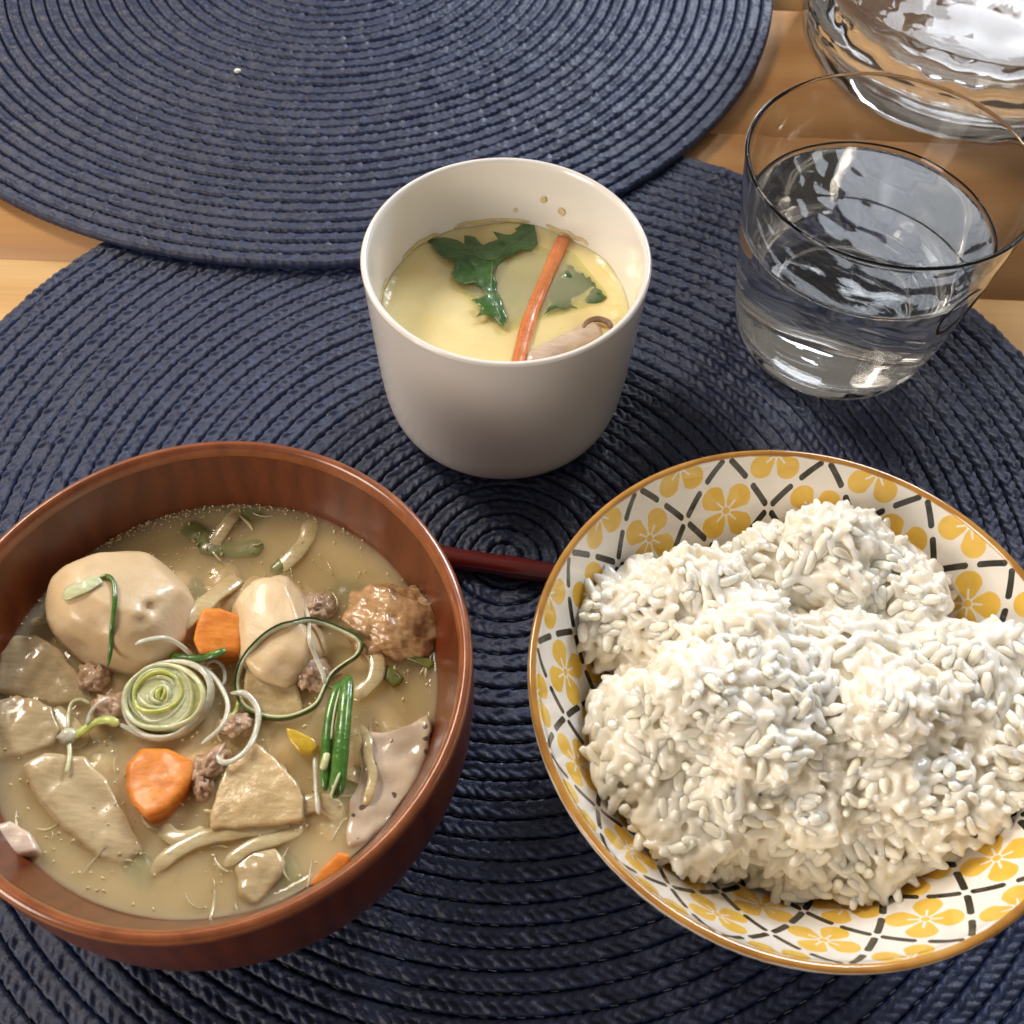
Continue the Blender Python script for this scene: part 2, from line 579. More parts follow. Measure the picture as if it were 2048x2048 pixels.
# murky broth: a clear surface over a scattering, slightly absorbing liquid
bm_ = bpy.data.materials.new('miso_broth')
bm_.use_nodes = True
nt = bm_.node_tree
nt.nodes.remove(nt.nodes['Principled BSDF'])
out = nt.nodes['Material Output']
tr = nt.nodes.new('ShaderNodeBsdfTransparent')
gg = nt.nodes.new('ShaderNodeBsdfGlossy'); gg.inputs['Roughness'].default_value = 0.06
fr = nt.nodes.new('ShaderNodeFresnel'); fr.inputs['IOR'].default_value = 1.36
mx = nt.nodes.new('ShaderNodeMixShader')
tcn = nt.nodes.new('ShaderNodeTexCoord')
nb = nt.nodes.new('ShaderNodeTexNoise'); nb.inputs['Scale'].default_value = 150; nb.inputs['Detail'].default_value = 3
bp = nt.nodes.new('ShaderNodeBump'); bp.inputs['Strength'].default_value = 0.35; bp.inputs['Distance'].default_value = 0.0008
nt.links.new(tcn.outputs['Object'], nb.inputs['Vector']); nt.links.new(nb.outputs['Fac'], bp.inputs['Height'])
nt.links.new(bp.outputs[0], gg.inputs['Normal']); nt.links.new(bp.outputs[0], fr.inputs['Normal'])
gm = nt.nodes.new('ShaderNodeNewGeometry')
ib = nt.nodes.new('ShaderNodeMath'); ib.operation = 'SUBTRACT'; ib.inputs[0].default_value = 1.0
nt.links.new(gm.outputs['Backfacing'], ib.inputs[1])
fm = nt.nodes.new('ShaderNodeMath'); fm.operation = 'MULTIPLY'
nt.links.new(fr.outputs[0], fm.inputs[0]); nt.links.new(ib.outputs[0], fm.inputs[1])
nt.links.new(fm.outputs[0], mx.inputs[0]); nt.links.new(tr.outputs[0], mx.inputs[1]); nt.links.new(gg.outputs[0], mx.inputs[2])
nt.links.new(mx.outputs[0], out.inputs['Surface'])
pv = nt.nodes.new('ShaderNodeVolumePrincipled')
pv.inputs['Color'].default_value = (0.987, 0.918, 0.705, 1)
pv.inputs['Density'].default_value = 560
pv.inputs['Anisotropy'].default_value = 0.2
nt.links.new(pv.outputs[0], out.inputs['Volume'])
BROTH = bm_

M = Mat('egg_custard', rough=0.22, spec=0.5, sss=0.5, sssr=(1, 0.7, 0.3), ssss=0.006, coat=1.0, coatr=0.04)
M.color(M.ramp(M.noise(50, 4), [(0.3, (0.87, 0.70, 0.31)), (0.65, (0.92, 0.785, 0.42))]))
b1 = M.bump(M.noise(120, 3), 0.22, 0.0008)
M.bump(M.noise(420, 3), 0.22, 0.0007, b1)
CUSTARD = M.m
M = Mat('cloudy_dashi', color=(0.58, 0.60, 0.44), rough=0.06, sss=0.3, sssr=(1, 0.9, 0.6), ssss=0.003)
tr = M.n('ShaderNodeBsdfTransparent')
tr.inputs[0].default_value = (0.9, 0.93, 0.80, 1)
mx = M.n('ShaderNodeMixShader')
mx.inputs[0].default_value = 0.52
vd = M.n('ShaderNodeAttribute', attribute_name='thin')
M.l(vd.outputs['Fac'], mx.inputs[0])
M.bump(M.noise(90, 2), 0.15, 0.0008)
out = M.nt.nodes['Material Output']
M.l(M.p.outputs[0], mx.inputs[1]); M.l(tr.outputs[0], mx.inputs[2]); M.l(mx.outputs[0], out.inputs[0])
DASHI = M.m
LEAF = food('herb_leaf', (0.022, 0.090, 0.020), (0.055, 0.175, 0.036), 160, 0.28, 0.1, 0.6, 0.5, 300).m
VEIN = food('leaf_vein', (0.10, 0.19, 0.06), (0.14, 0.24, 0.08), 160, 0.3, 0.1, 0.4, 0).m
CM = food('crab_stick_orange', (0.70, 0.17, 0.035), (0.80, 0.30, 0.10), 60, 0.3, 0.4, 0.5, 0.3, 300)
CRAB = CM.m
CRABW = food('crab_stick_streak', (0.78, 0.48, 0.28), (0.84, 0.62, 0.45), 300, 0.3, 0.4, 0.5, 0.2, 500).m
MUSH = food('mushroom_flesh', (0.60, 0.46, 0.36), (0.72, 0.58, 0.47), 110, 0.35, 0.35, 0.4, 0.3, 300).m
MCAP = food('mushroom_cap', (0.17, 0.10, 0.06), (0.34, 0.22, 0.15), 150, 0.35, 0.2, 0.4, 0.3, 300).m
STAIN = food('egg_residue', (0.70, 0.55, 0.24), (0.78, 0.65, 0.36), 200, 0.4, 0.2, 0.2, 0.2, 400).m
FROTH = food('broth_froth', (0.58, 0.42, 0.19), (0.72, 0.57, 0.32), 200, 0.2, 0.3, 0.6, 0).m

# ================================================================== table
table = tag(empty('table', (0, 0, 0)), kind='structure')
yj = at(70, 519, 0).y
edges = [yj + k * 0.083 for k in range(-5, 6)]
for i in range(len(edges) - 1):
    y0, y1 = edges[i], edges[i + 1]
    xs = [-0.75, random.uniform(-0.6, -0.45), random.uniform(0.38, 0.5) + (0.02 if i % 2 else -0.05), 0.85]
    for k in range(3):
        bm = bmesh.new()
        bmesh.ops.create_cube(bm, size=1)
        x0, x1 = xs[k] + 0.00012, xs[k + 1] - 0.00012
        bm.transform(Matrix.Diagonal((x1 - x0, (y1 - y0) - 0.00024, 0.028, 1)))
        bmesh.ops.bevel(bm, geom=bm.edges[:], offset=0.0004, segments=2, affect='EDGES')
        o = link('plank', bm, WOOD[{4: 2, 5: 1}.get(i, (i * 2 + k) % 3)], table)
        o.location = ((x0 + x1) / 2, (y0 + y1) / 2, -0.014)


# ================================================================== placemats
PITCH_R = 0.00515


def placemat(center, z0, nr, step, nacross, label, seed, thread, ncol, joint, cellen):
    root = tag(empty('placemat', (center[0], center[1], z0)), label, 'placemat')
    T = 0.0032
    r_ = np.random.default_rng(seed)
    threads = []
    for k in range(nr):
        ra = k * PITCH_R
        rm = ra + PITCH_R / 2
        circ = 2 * PI * max(rm, 0.002)
        ncell = max(5, int(round(circ / cellen)))
        nu = max(30, int(circ / step))
        a = np.linspace(0, 2 * PI, nu, endpoint=False)
        s = np.linspace(0, 1, nacross)
        A, S = np.meshgrid(a, s, indexing='ij')
        ph0 = r_.uniform(0, 1)
        colm = np.minimum(np.floor(S * ncol), ncol - 1)
        t = (S * ncol - colm) * 2 - 1                                     # -1..1 across each column
        sgn = np.where(colm % 2 > 0, -1.0, 1.0)
        jit = 0.30 * np.sin(A * r_.integers(5, 11) + r_.uniform(0, 6)) + 0.16 * np.sin(A * r_.integers(17, 40) + r_.uniform(0, 6))
        ph = A / (2 * PI) * ncell + ph0 + colm * 0.5 + sgn * 0.42 * t + jit
        fr = ph - np.floor(ph)
        lobe = np.sqrt(np.clip(1 - (2 * fr - 1) ** 2 * 0.96, 0, 1))
        cross = np.sqrt(np.clip(1 - np.abs(t) ** 2.6 * 0.60, 0, 1))
        edge = np.clip(1 - np.abs(2 * S - 1) ** 12, 0, 1) ** 0.7
        wav = 0.00022 * np.sin(3 * A + k * 0.7 + seed) + 0.00016 * np.sin(7 * A + k * 1.9)
        cell = np.floor(ph).astype(int) * 7 + colm.astype(int) * 3
        hj = (np.sin(cell * 12.9898 + k * 78.2) * 43758.5453) % 1.0
        Z = T * (joint + (1 - joint) * edge * (0.45 + 0.55 * lobe * cross)) + (hj - 0.5) * 0.0009 * edge * lobe * cross + wav
        Rr = ra + S * PITCH_R * 0.985 + 0.00018 * np.sin(A * ncell + ph0 * 6) * (S - 0.5) + 0.00030 * np.sin(2 * A + seed * 1.3) * (0.2 + 0.8 * k / nr)
        Rr = np.maximum(Rr, 1e-5)
        V = np.stack([Rr * np.cos(A), Rr * np.sin(A), Z], -1)
        lo = V[:, -1:, :].copy(); lo[..., 2] = 0.0002
        li = V[:, :1, :].copy(); li[..., 2] = 0.0002
        V = np.concatenate([li, V, lo], 1)
        link('braid_ring', grid_mesh('braid_ring', V, nu, nacross + 2), NAVY, root)
        if thread and k:
            threads.append((ra, ph0))
    if thread:
        Vs, Fs, base = [], [], 0
        for ra, ph in threads:
            n = max(24, int(2 * PI * ra / 0.0022))
            for i in range(n):
                if (math.sin(i * 12.9 + ra * 9e4) * 43758.5) % 1.0 < 0.28:
                    continue
                a0, a1 = (i + ph) / n * 2 * PI, (i + 0.9 + ph) / n * 2 * PI
                r0 = ra + 0.0004 * (1 if i % 2 else -1)
                for (aa, rr_, dz) in ((a0, r0, 0.0), (a1, r0 + 0.0002, 0.0)):
                    z = 0.00215
                    w_ = 0.00013
                    Vs += [(math.cos(aa) * (rr_ - w_), math.sin(aa) * (rr_ - w_), z), (math.cos(aa) * rr_, math.sin(aa) * rr_, z + 0.0002), (math.cos(aa) * (rr_ + w_), math.sin(aa) * (rr_ + w_), z)]
                Fs += [(base, base + 3, base + 4, base + 1), (base + 1, base + 4, base + 5, base + 2)]
                base += 6
        me = bpy.data.meshes.new('stitching')
        me.from_pydata(Vs, [], Fs)
        tag(link('stitching', me, THREAD, root), kind='stuff')
    return root


MAT_Z = 0.0038
placemat((-0.0015, 0.1652), 0.0003, 37, 0.00062, 11, 'round navy braided placemat under the bowls, cup and glass', 1, True, 2, 0.46, 0.0031)
mat2 = placemat((-0.0871, 0.466), 0.0032, 37, 0.00085, 8, 'empty round navy braided placemat lapping over the one under the bowls', 2, False, 2, 0.40, 0.0030)
mat2.rotation_euler = (R(-0.45), 0, 0)

# a crumb on the far mat
cr = blob('rice_crumb', at(475, 142, 0.0085), (0.0013, 0.0009, 0.0009), (0, 0, 0.4), GRAIN, None, 0.25, 2, 3, 3)
tag(cr, 'tiny white rice crumb lying on the empty placemat', 'crumb')

# ================================================================== cup of steamed egg custard
CUPC = Vector((-0.0044, 0.2247, 0))
zc = MAT_Z
cup = tag(empty('custard_cup', (CUPC.x, CUPC.y, 0)), 'plain white porcelain cup holding steamed egg custard', 'cup')
prof = [(0.0001, zc + 0.0012), (0.024, zc + 0.0012), (0.0285, zc), (0.0308, zc + 0.0003), (0.0346, zc + 0.0032), (0.0366, zc + 0.0090), (0.0376, zc + 0.018), (0.0383, zc + 0.030), (0.0390, zc + 0.045), (0.0397, 0.0630),
        (0.0397, 0.0650), (0.0390, 0.0656), (0.0381, 0.0650), (0.0376, 0.0625), (0.0366, 0.050), (0.0352, 0.035), (0.0325, 0.019), (0.025, 0.0125), (0.0001, 0.0115)]
lathe('cup_body', prof, (0, 0, 0), 128, PORC, cup)
for (sx_, sy_, s_) in ((1087, 399, 0.0011), (1124, 424, 0.0012), (1031, 420, 0.0007)):
    d = ray(sx_, sy_)
    # meet the inner wall
    for kk in range(2000):
        P = EYE + d * (0.2 + kk * 0.0001)
        rin = 0.0366 + (P.z - 0.05) * 0.072
        if P.z < 0.064 and P.y > CUPC.y and math.hypot(P.x - CUPC.x, P.y - CUPC.y) >= rin - 0.0001:
            break
    st_ = blob('egg_stain', P - CUPC, (s_, 0.0003, s_ * 1.2), (0, 0, math.atan2(P.x - CUPC.x, -(P.y - CUPC.y))), STAIN, cup, 0.35, 2, sx_, 2)

ZCU = 0.0430


def rcup(z):
    zs = [0.0115, 0.0125, 0.019, 0.035, 0.050, 0.0625, 0.065]
    rs = [0.001, 0.025, 0.0325, 0.0352, 0.0366, 0.0375, 0.038]
    return float(np.interp(z, zs, rs))


def bowlfill(name, c, rfun, z, hfun, mat, nr=60, na=120, zbot=None):
    """Filling of a vessel: uneven top surface, skirt that follows the wall down."""
    V = []
    rad = np.linspace(0, 1, nr) ** 0.8
    for ia in range(na):
        a = 2 * PI * ia / na
        row = []
        for s in rad:
            r_ = (rfun(z) + 0.0002) * s
            x, y = r_ * math.cos(a), r_ * math.sin(a)
            row.append((x, y, z + hfun(x, y, s, a)))
        for f in (0.25, 0.5, 0.75, 1.0):
            zz = z + (zbot - z) * f
            rr_ = rfun(zz) * 0.995
            row.append((rr_ * math.cos(a), rr_ * math.sin(a), zz))
        row.append((0.00001 * math.cos(a), 0.00001 * math.sin(a), zbot))
        V.append(row)
    V = np.array(V)
    V[:, 0, :2] *= 0
    V[:, 0, 0] += 1e-6 * np.cos(np.linspace(0, 2 * PI, na, endpoint=False))
    V[:, 0, 1] += 1e-6 * np.sin(np.linspace(0, 2 * PI, na, endpoint=False))
    o = link(name, grid_mesh(name, V, na, V.shape[1]), mat)
    o.location = (c.x, c.y, 0)
    return o


def hc(x, y, s, a):
    h = 0.0009 * noise.noise(Vector((x * 45, y * 45, 3))) + 0.0003 * noise.noise(Vector((x * 160, y * 160, 9)))
    h += 0.0011 * math.exp(-((s - 1.0) / 0.05) ** 2) * (0.6 + 0.8 * noise.noise(Vector((math.cos(a) * 3, math.sin(a) * 3, 1))))
    h -= 0.0016 * math.exp(-(((x - 0.002) / 0.017) ** 2 + ((y - 0.010) / 0.014) ** 2))
    return h


cust = bowlfill('egg_custard', CUPC, rcup, ZCU, hc, CUSTARD, 60, 140, 0.0130)
tag(cust, 'smooth yellow steamed egg custard filling the white cup', 'custard')


rres = random.Random(8)
for a0, a1 in ((48, 72), (80, 118), (126, 150), (164, 196)):       # egg dried on the wall above the custard
    pts_ = []
    for k in range(7):
        a_ = R(a0 + (a1 - a0) * k / 6)
        z_ = ZCU + 0.0014 + rres.uniform(-0.0003, 0.0006)
        r_ = rcup(z_) - 0.00005
        pts_.append((r_ * math.cos(a_), r_ * math.sin(a_), z_))
    sweep('egg_residue', pts_, 0.0005, rres.uniform(0.0014, 0.0022), STAIN, cup, 8, n=6)


def cpt(px, py, dz=0.0, z=ZCU):
    p = at(px, py, z)
    return Vector((p.x, p.y, z + dz))


def s5(x, y):
    return 700 + x * 0.3571, 290 + y * 0.3571


# cloudy liquid pooled over the middle
pool_px = [(880, 640), (1010, 560), (1130, 590), (1240, 600), (1330, 700), (1440, 850), (1330, 905), (1130, 960), (960, 1000), (880, 1040), (800, 990), (700, 900), (620, 800), (560, 720), (640, 650), (760, 620)]
P = catmull([cpt(*s5(x, y), 0.00035) for x, y in pool_px], 6, True)
bm = bmesh.new()
c0 = sum(P, Vector()) / len(P)
rings_ = []
for f in (1.0, 0.96, 0.85, 0.65, 0.4, 0.15):
    rings_.append([bm.verts.new((c0.x + (p.x - c0.x) * f, c0.y + (p.y - c0.y) * f, ZCU + 0.00010 + 0.00055 * (1 - f ** 6))) for p in P])
low = [bm.verts.new((p.x, p.y, ZCU - 0.0012)) for p in P]
n_ = len(P)
for r0, r1 in [(low, rings_[0])] + list(zip(rings_[:-1], rings_[1:])):
    for i in range(n_):
        bm.faces.new((r0[i], r0[(i + 1) % n_], r1[(i + 1) % n_], r1[i]))
bm.faces.new(rings_[-1])
bm.faces.new(low)
bmesh.ops.recalc_face_normals(bm, faces=bm.faces)
pool = tag(link('dashi_pool', bm, DASHI), 'cloudy pale liquid pooled in the middle of the yellow custard', 'broth')
at_ = pool.data.attributes.new('thin', 'FLOAT', 'POINT')      # the liquid layer gets thinner, so clearer, towards its edge
thn = {0: 1.0, 1: 0.9, 2: 0.72, 3: 0.56, 4: 0.50, 5: 0.48}
at_.data.foreach_set('value', [thn.get(i_ // n_, 1.0) for i_ in range(len(pool.data.vertices))])


def leaf(name, outline, z, veins, label, mat=LEAF, group=None, curl=0.0007, seed=0):
    pts = [cpt(*s5(x, y)) for x, y in outline]
    bm = bmesh.new()
    f = bm.faces.new([bm.verts.new((p.x, p.y, 0)) for p in pts])
    bmesh.ops.triangulate(bm, faces=[f])
    for _ in range(3):
        bmesh.ops.subdivide_edges(bm, edges=[e for e in bm.edges if e.calc_length() > 0.0008], cuts=1)
        bmesh.ops.triangulate(bm, faces=[q_ for q_ in bm.faces if len(q_.verts) > 3])
    g = bmesh.ops.extrude_face_region(bm, geom=bm.faces[:])
    for v in g['geom']:
        if isinstance(v, bmesh.types.BMVert):
            v.co.z += 0.00014
    bmesh.ops.recalc_face_normals(bm, faces=bm.faces)

    def hz(x, y):
        return z + curl * noise.noise(Vector((x * 140 + seed, y * 140, seed))) + curl * 0.6 * noise.noise(Vector((x * 330, y * 330, seed + 2)))
    for v in bm.verts:
        v.co.z += hz(v.co.x, v.co.y)
    o = link(name, bm, mat)
    for vn in veins:
        q_ = [cpt(*s5(x, y)) for x, y in vn]
        q_ = catmull(q_, 4)
        sweep('leaf_vein', [Vector((p.x, p.y, hz(p.x, p.y) + 0.00026)) for p in q_], 0.00032, 0.0002, VEIN, o, 6, n=2)
    return tag(o, label, 'leaf', group)


leaf('herb_leaf', [(420, 545), (530, 530), (600, 545), (640, 565), (640, 520), (700, 530), (725, 555), (745, 575), (790, 560), (832, 548), (800, 505), (860, 515), (905, 517), (932, 502), (925, 480), (960, 458), (1000, 455), (1030, 462), (1040, 500), (1052, 560),
                   (1030, 580), (1010, 608), (960, 600), (930, 622), (890, 630), (862, 645), (820, 690), (800, 745), (822, 780), (820, 830), (850, 880), (862, 940), (880, 975), (868, 1025), (840, 1015), (800, 975), (760, 962), (705, 978), (742, 935), (715, 912), (680, 885),
                   (722, 880), (765, 865), (745, 820), (690, 790), (650, 795), (600, 775), (570, 735), (585, 700), (590, 655), (530, 650), (490, 620), (465, 590), (462, 570)], ZCU + 0.0010,
     [[(600, 625), (700, 640), (800, 665), (870, 600), (1010, 500)], [(800, 665), (790, 780), (800, 880), (850, 1000)], [(600, 625), (540, 580), (440, 550)], [(700, 640), (690, 560)]],
     'dark green serrated herb leaf spread across the left of the custard', seed=1)
leaf('herb_leaf', [(1238, 618), (1252, 660), (1258, 695), (1290, 715), (1305, 712), (1320, 745), (1345, 735), (1352, 765), (1372, 772), (1380, 800), (1410, 815), (1412, 835), (1440, 852), (1410, 872), (1370, 885), (1325, 908), (1300, 898), (1270, 912), (1240, 905), (1200, 925),
                   (1150, 915), (1120, 935), (1088, 952), (1110, 915), (1135, 897), (1120, 850), (1140, 780), (1180, 720), (1222, 690), (1210, 655)], ZCU - 0.00035,
     [], 'half sunken green herb leaf right of the orange crab strip', seed=4, curl=0.0013)

P = [cpt(*s5(x, y), dz) for x, y, dz in ((1195, 528, 0.0006), (1130, 680, 0.0007), (1062, 840, 0.0006), (1000, 1000, 0.0008), (945, 1210, 0.0008), (930, 1265, 0.0008))]
cs = sweep('crab_strip', P, 0.0040, 0.0020, CRAB, None, 12, n=8, taper=False)
for offx in (-0.0010, 0.0001, 0.0011):
    sweep('pale_streak', [p + Vector((offx, 0, 0.00098 - abs(offx) * 0.32)) for p in P[:-1]], 0.00022, 0.0002, CRABW, cs, 6, n=5)
tag(cs, 'orange crab stick strip laid across the egg custard', 'crab stick')
P = [cpt(*s5(x, y), dz) for x, y, dz in ((985, 1230, -0.0004), (1100, 1165, 0.0002), (1220, 1110, 0.0004), (1330, 1060, 0.0006), (1400, 1040, 0.0008))]
ms = sweep('mushroom_slice', P, 0.0062, 0.0030, MUSH, None, 12, n=8)
P = [cpt(*s5(x, y), dz) for x, y, dz in ((1300, 1065, 0.0010), (1325, 1015, 0.0014), (1380, 995, 0.0015), (1440, 1010, 0.0014), (1465, 1045, 0.0012))]
sweep('cap', P, 0.0016, 0.0022, MCAP, ms, 10, n=8)
tag(ms, 'pinkish mushroom slice with curled brown cap edge in the custard', 'mushroom')

# ================================================================== soup bowl
SBC = Vector((-0.0637, 0.0985, 0))
ZS = 0.0530
sb = tag(empty('soup_bowl', (SBC.x, SBC.y, 0)), 'brown lacquered wooden bowl full of miso stew', 'bowl')
zo = MAT_Z
prof = [(0.0001, zo + 0.004), (0.024, zo + 0.004), (0.0258, zo), (0.0290, zo), (0.0300, zo + 0.0055), (0.0385, zo + 0.0095), (0.0470, zo + 0.0165), (0.0530, zo + 0.026), (0.0560, zo + 0.037), (0.0570, zo + 0.050), (0.0567, 0.0640), (0.0567, 0.0672)]
pin = [(0.0537, 0.0672), (0.0529, 0.0645), (0.0512, 0.0595), (0.0487, 0.0525), (0.0445, 0.041), (0.036, 0.025), (0.024, 0.017), (0.0001, 0.015)]
lathe('bowl_wall', prof, (0, 0, 0), 144, LACQ, sb)
lathe('bowl_inside', pin, (0, 0, 0), 144, LACQ, sb)
rim = [(0.0567, 0.0670), (0.05675, 0.0685), (0.0563, 0.0697), (0.0553, 0.0702), (0.0545, 0.0696), (0.0540, 0.0684), (0.0537, 0.0670)]
lathe('rim', rim, (0, 0, 0), 144, LACRIM, sb, smooth_n=4)


def rsoup(z):
    zs = [p_[1] for p_ in pin[::-1]]
    rs = [p_[0] for p_ in pin[::-1]]
    return float(np.interp(z, zs, rs))


def hs(x, y, s, a):
    h = 0.0007 * noise.noise(Vector((x * 60, y * 60, 3.7))) + 0.0004 * noise.noise(Vector((x * 170, y * 170, 1.2)))
    h += 0.0009 * math.exp(-((s - 1.0) / 0.03) ** 2)
    return h


br = bowlfill('miso_broth', SBC, rsoup, ZS, hs, BROTH, 80, 150, 0.018)
bq = bmesh.new(); bq.from_mesh(br.data)
if bq.calc_volume(signed=True) < 0:
    bmesh.ops.reverse_faces(bq, faces=bq.faces)
    bq.to_mesh(br.data)
bq.free()
tag(br, 'cloudy tan miso broth filling the brown wooden bowl', 'soup')


def spx(x, y):       # zoom crop [0,1100,480,1580]
    return x * 0.2484, 1100 + y * 0.2484


def spy(x, y):       # zoom crop [460,1180,940,1660]
    return 460 + x * 0.2484, 1180 + y * 0.2484


def sp2(x, y):       # zoom crop [0,1350,960,2048]
    return x * 0.4969, 1350 + y * 0.4969


solids = []


def S(o, label, cat, group=None, keep=True):
    tag(o, label, cat, group)
    if keep:
        solids.append(o)
    return o


# taro
p = at(250, 1222, ZS + 0.0025)
S(blob('taro_piece', p, (0.0170, 0.0138, 0.0125), (0.15, 0.1, -0.15), TARO, None, 0.10, 1.1, 2, 5, [((0.15, 0.5, 0.85), 0.74), ((0.8, 0.1, 0.6), 0.86), ((-0.2, -0.9, 0.5), 0.88), ((0.55, 0.75, 0.25), 0.86)], 0.012, 7, dents=(((0.52, -0.02, 0.85), 0.20, 0.13), ((0.46, -0.30, 0.84), 0.10, 0.06), ((-0.35, -0.85, 0.35), 0.22, 0.10))),
  'large smooth pale taro with a green chive strip across it', 'taro')
for i_, (bx_, by_) in enumerate(((1270, 380), (1310, 430), (1250, 490))):
    pass
p = at(560, 1262, ZS + 0.0015)
S(blob('taro_piece', p, (0.0112, 0.0135, 0.0085), (0.1, 0.25, 0.35), TARO, None, 0.14, 1.3, 5, 5, [((-0.5, 0.2, 0.85), 0.66), ((0.85, 0.2, 0.45), 0.62), ((-0.9, 0.1, 0.2), 0.8)], 0.012, 7),
  'pale broken taro wedge behind the thin green scallion loop', 'taro')
# chicken, mince
p = at(785, 1247, ZS + 0.0012)
S(blob('chicken_piece', p, (0.0106, 0.0088, 0.0066), (0.1, 0.1, -0.35), CHICK, None, 0.30, 1.3, 8, 5, [], 0.07, 8),
  'brown lumpy chicken piece against the right wall of the wooden bowl', 'chicken')
mince = [((1090, 45), 0.0042, 'pinkish ragged meat scrap behind the taro wedge'), ((700, 165), 0.0045, 'pale meat scrap inside the top of the green loop'), ((640, 640), 0.0052, 'pinkish meat scrap in the middle of the green loop'),
         ((60, 1090), 0.0040, 'brown meat crumb between leek slice and radish wedge'), ((-170, 1420), 0.0046, 'brown meat crumb beside the large carrot chunk'), ((-220, 1560), 0.0034, 'small brown meat crumb under the radish wedge corner'),
         ((0, 380), 0.0040, 'reddish meat bit under the square carrot cube')]
for i_, ((x_, y_), r_, lb) in enumerate(mince):
    p = at(*spy(x_ - (400 if i_ == 0 else 0), y_ + (100 if i_ == 0 else 0)), ZS + 0.0006)
    S(blob('meat_scrap', p, (r_, r_ * 0.8, r_ * 0.62), (0.3 * i_, 0.2, i_), MEAT, None, 0.34, 2.0, 20 + i_, 4, [], 0.16, 5), lb, 'meat')
for i_, (x_, y_, r_, lb) in enumerate(((930, 1290, 0.0050, 'brown meat scrap between pale leek slice and scallion curl'), (760, 1010, 0.0042, 'ragged meat scrap under the front of the large taro'))):
    p = at(*spx(x_, y_), ZS + 0.0004)
    S(blob('meat_scrap', p, (r_, r_ * 0.75, r_ * 0.55), (0.2, 0.2, 2 * i_), MEAT, None, 0.34, 2.0, 40 + i_, 4, [], 0.16, 5), lb, 'meat')

# carrots
S(slab('carrot_piece', [(405, 1220), (440, 1219), (496, 1230), (492, 1275), (478, 1302), (430, 1306), (398, 1303), (384, 1280)], ZS + 0.0058, 0.010, CARROT, None, 0.0010, (-0.10, 0.12), 0.0003, 1), 'square orange carrot cube between the two taro pieces', 'carrot')
S(slab('carrot_piece', [(278, 1492), (330, 1490), (368, 1508), (396, 1530), (372, 1575), (338, 1618), (296, 1640), (264, 1612), (247, 1575), (250, 1525)], ZS + 0.0030, 0.009, CARROT, None, 0.0013, (0.05, -0.10), 0.0004, 2), 'big orange carrot chunk in front of the pale leek slice', 'carrot')
S(slab('carrot_piece', [(612, 1768), (640, 1738), (678, 1704), (704, 1712), (690, 1745), (650, 1772)], ZS + 0.0022, 0.007, CARROT, None, 0.0008, (0.1, 0.25), 0.0003, 3), 'half sunken orange carrot against the front wall of the bowl', 'carrot')
# radish wedge and translucent slices
S(slab('radish_piece', [(506, 1483), (528, 1498), (560, 1525), (592, 1560), (610, 1595), (604, 1640), (540, 1650), (470, 1655), (416, 1655), (416, 1638), (432, 1580), (450, 1530)], ZS + 0.0024, 0.008, DAIKON, None, 0.0009, (0.02, 0.05), 0.0006, 4), 'tan radish wedge beside the big carrot chunk', 'radish')
S(slab('radish_piece', [(495, 1335), (540, 1318), (580, 1330), (598, 1375), (602, 1420), (560, 1440), (505, 1425), (484, 1395)], ZS + 0.0020, 0.007, DAIKON, None, 0.0009, (-0.1, 0.25), 0.0003, 5), 'tan radish slice inside the thin green scallion loop', 'radish')
S(slab('radish_slice', [(0, 1310), (32, 1278), (75, 1270), (118, 1300), (160, 1350), (190, 1395), (120, 1405), (60, 1400), (-10, 1380)], ZS + 0.0010, 0.005, GLASSY, None, 0.0011, (-0.05, 0.12), 0.0008, 6), 'dark translucent radish slice below the large taro by the left wall', 'radish')
S(slab('radish_slice', [(-30, 1400), (40, 1385), (110, 1410), (122, 1460), (100, 1495), (40, 1512), (-30, 1520)], ZS + 0.0010, 0.005, GLASSY, None, 0.0013, (0.05, 0.1), 0.0008, 7), 'rounded translucent radish slice at the left wall of the bowl', 'radish')
S(slab('radish_slice', [(40, 1530), (90, 1505), (170, 1512), (215, 1560), (250, 1620), (285, 1700), (240, 1730), (190, 1712), (130, 1660), (70, 1600)], ZS + 0.0006, 0.004, GLASSY, None, 0.0012, (-0.03, 0.03), 0.0008, 8, freq=90), 'long translucent radish sheet in front of the big carrot chunk', 'radish')
S(slab('radish_slice', [(465, 1730), (505, 1695), (555, 1690), (570, 1725), (545, 1775), (510, 1812), (480, 1790)], ZS + 0.0004, 0.004, GLASSY, None, 0.0012, (0.02, 0.05), 0.0008, 9), 'small greyish translucent slice near the front wall of the bowl', 'radish')
S(slab('konjac_piece', [(862, 1418), (820, 1440), (772, 1466), (730, 1462), (718, 1500), (726, 1540), (702, 1600), (688, 1660), (694, 1695), (735, 1680), (780, 1640), (822, 1590), (850, 1520), (862, 1465)], ZS + 0.0016, 0.006, KONJAC, None, 0.0013, (0.02, 0.04), 0.0011, 10, freq=120), 'greyish speckled konjac sheet along the right wall of the bowl', 'konjac')
S(slab('meat_strip', [(-20, 1650), (20, 1640), (60, 1665), (76, 1702), (30, 1712), (-20, 1705)], ZS + 0.0030, 0.004, MUSH, None, 0.001, (0, 0), 0.0004, 11), 'pale pinkish strip of meat at the left front wall of the bowl', 'meat')
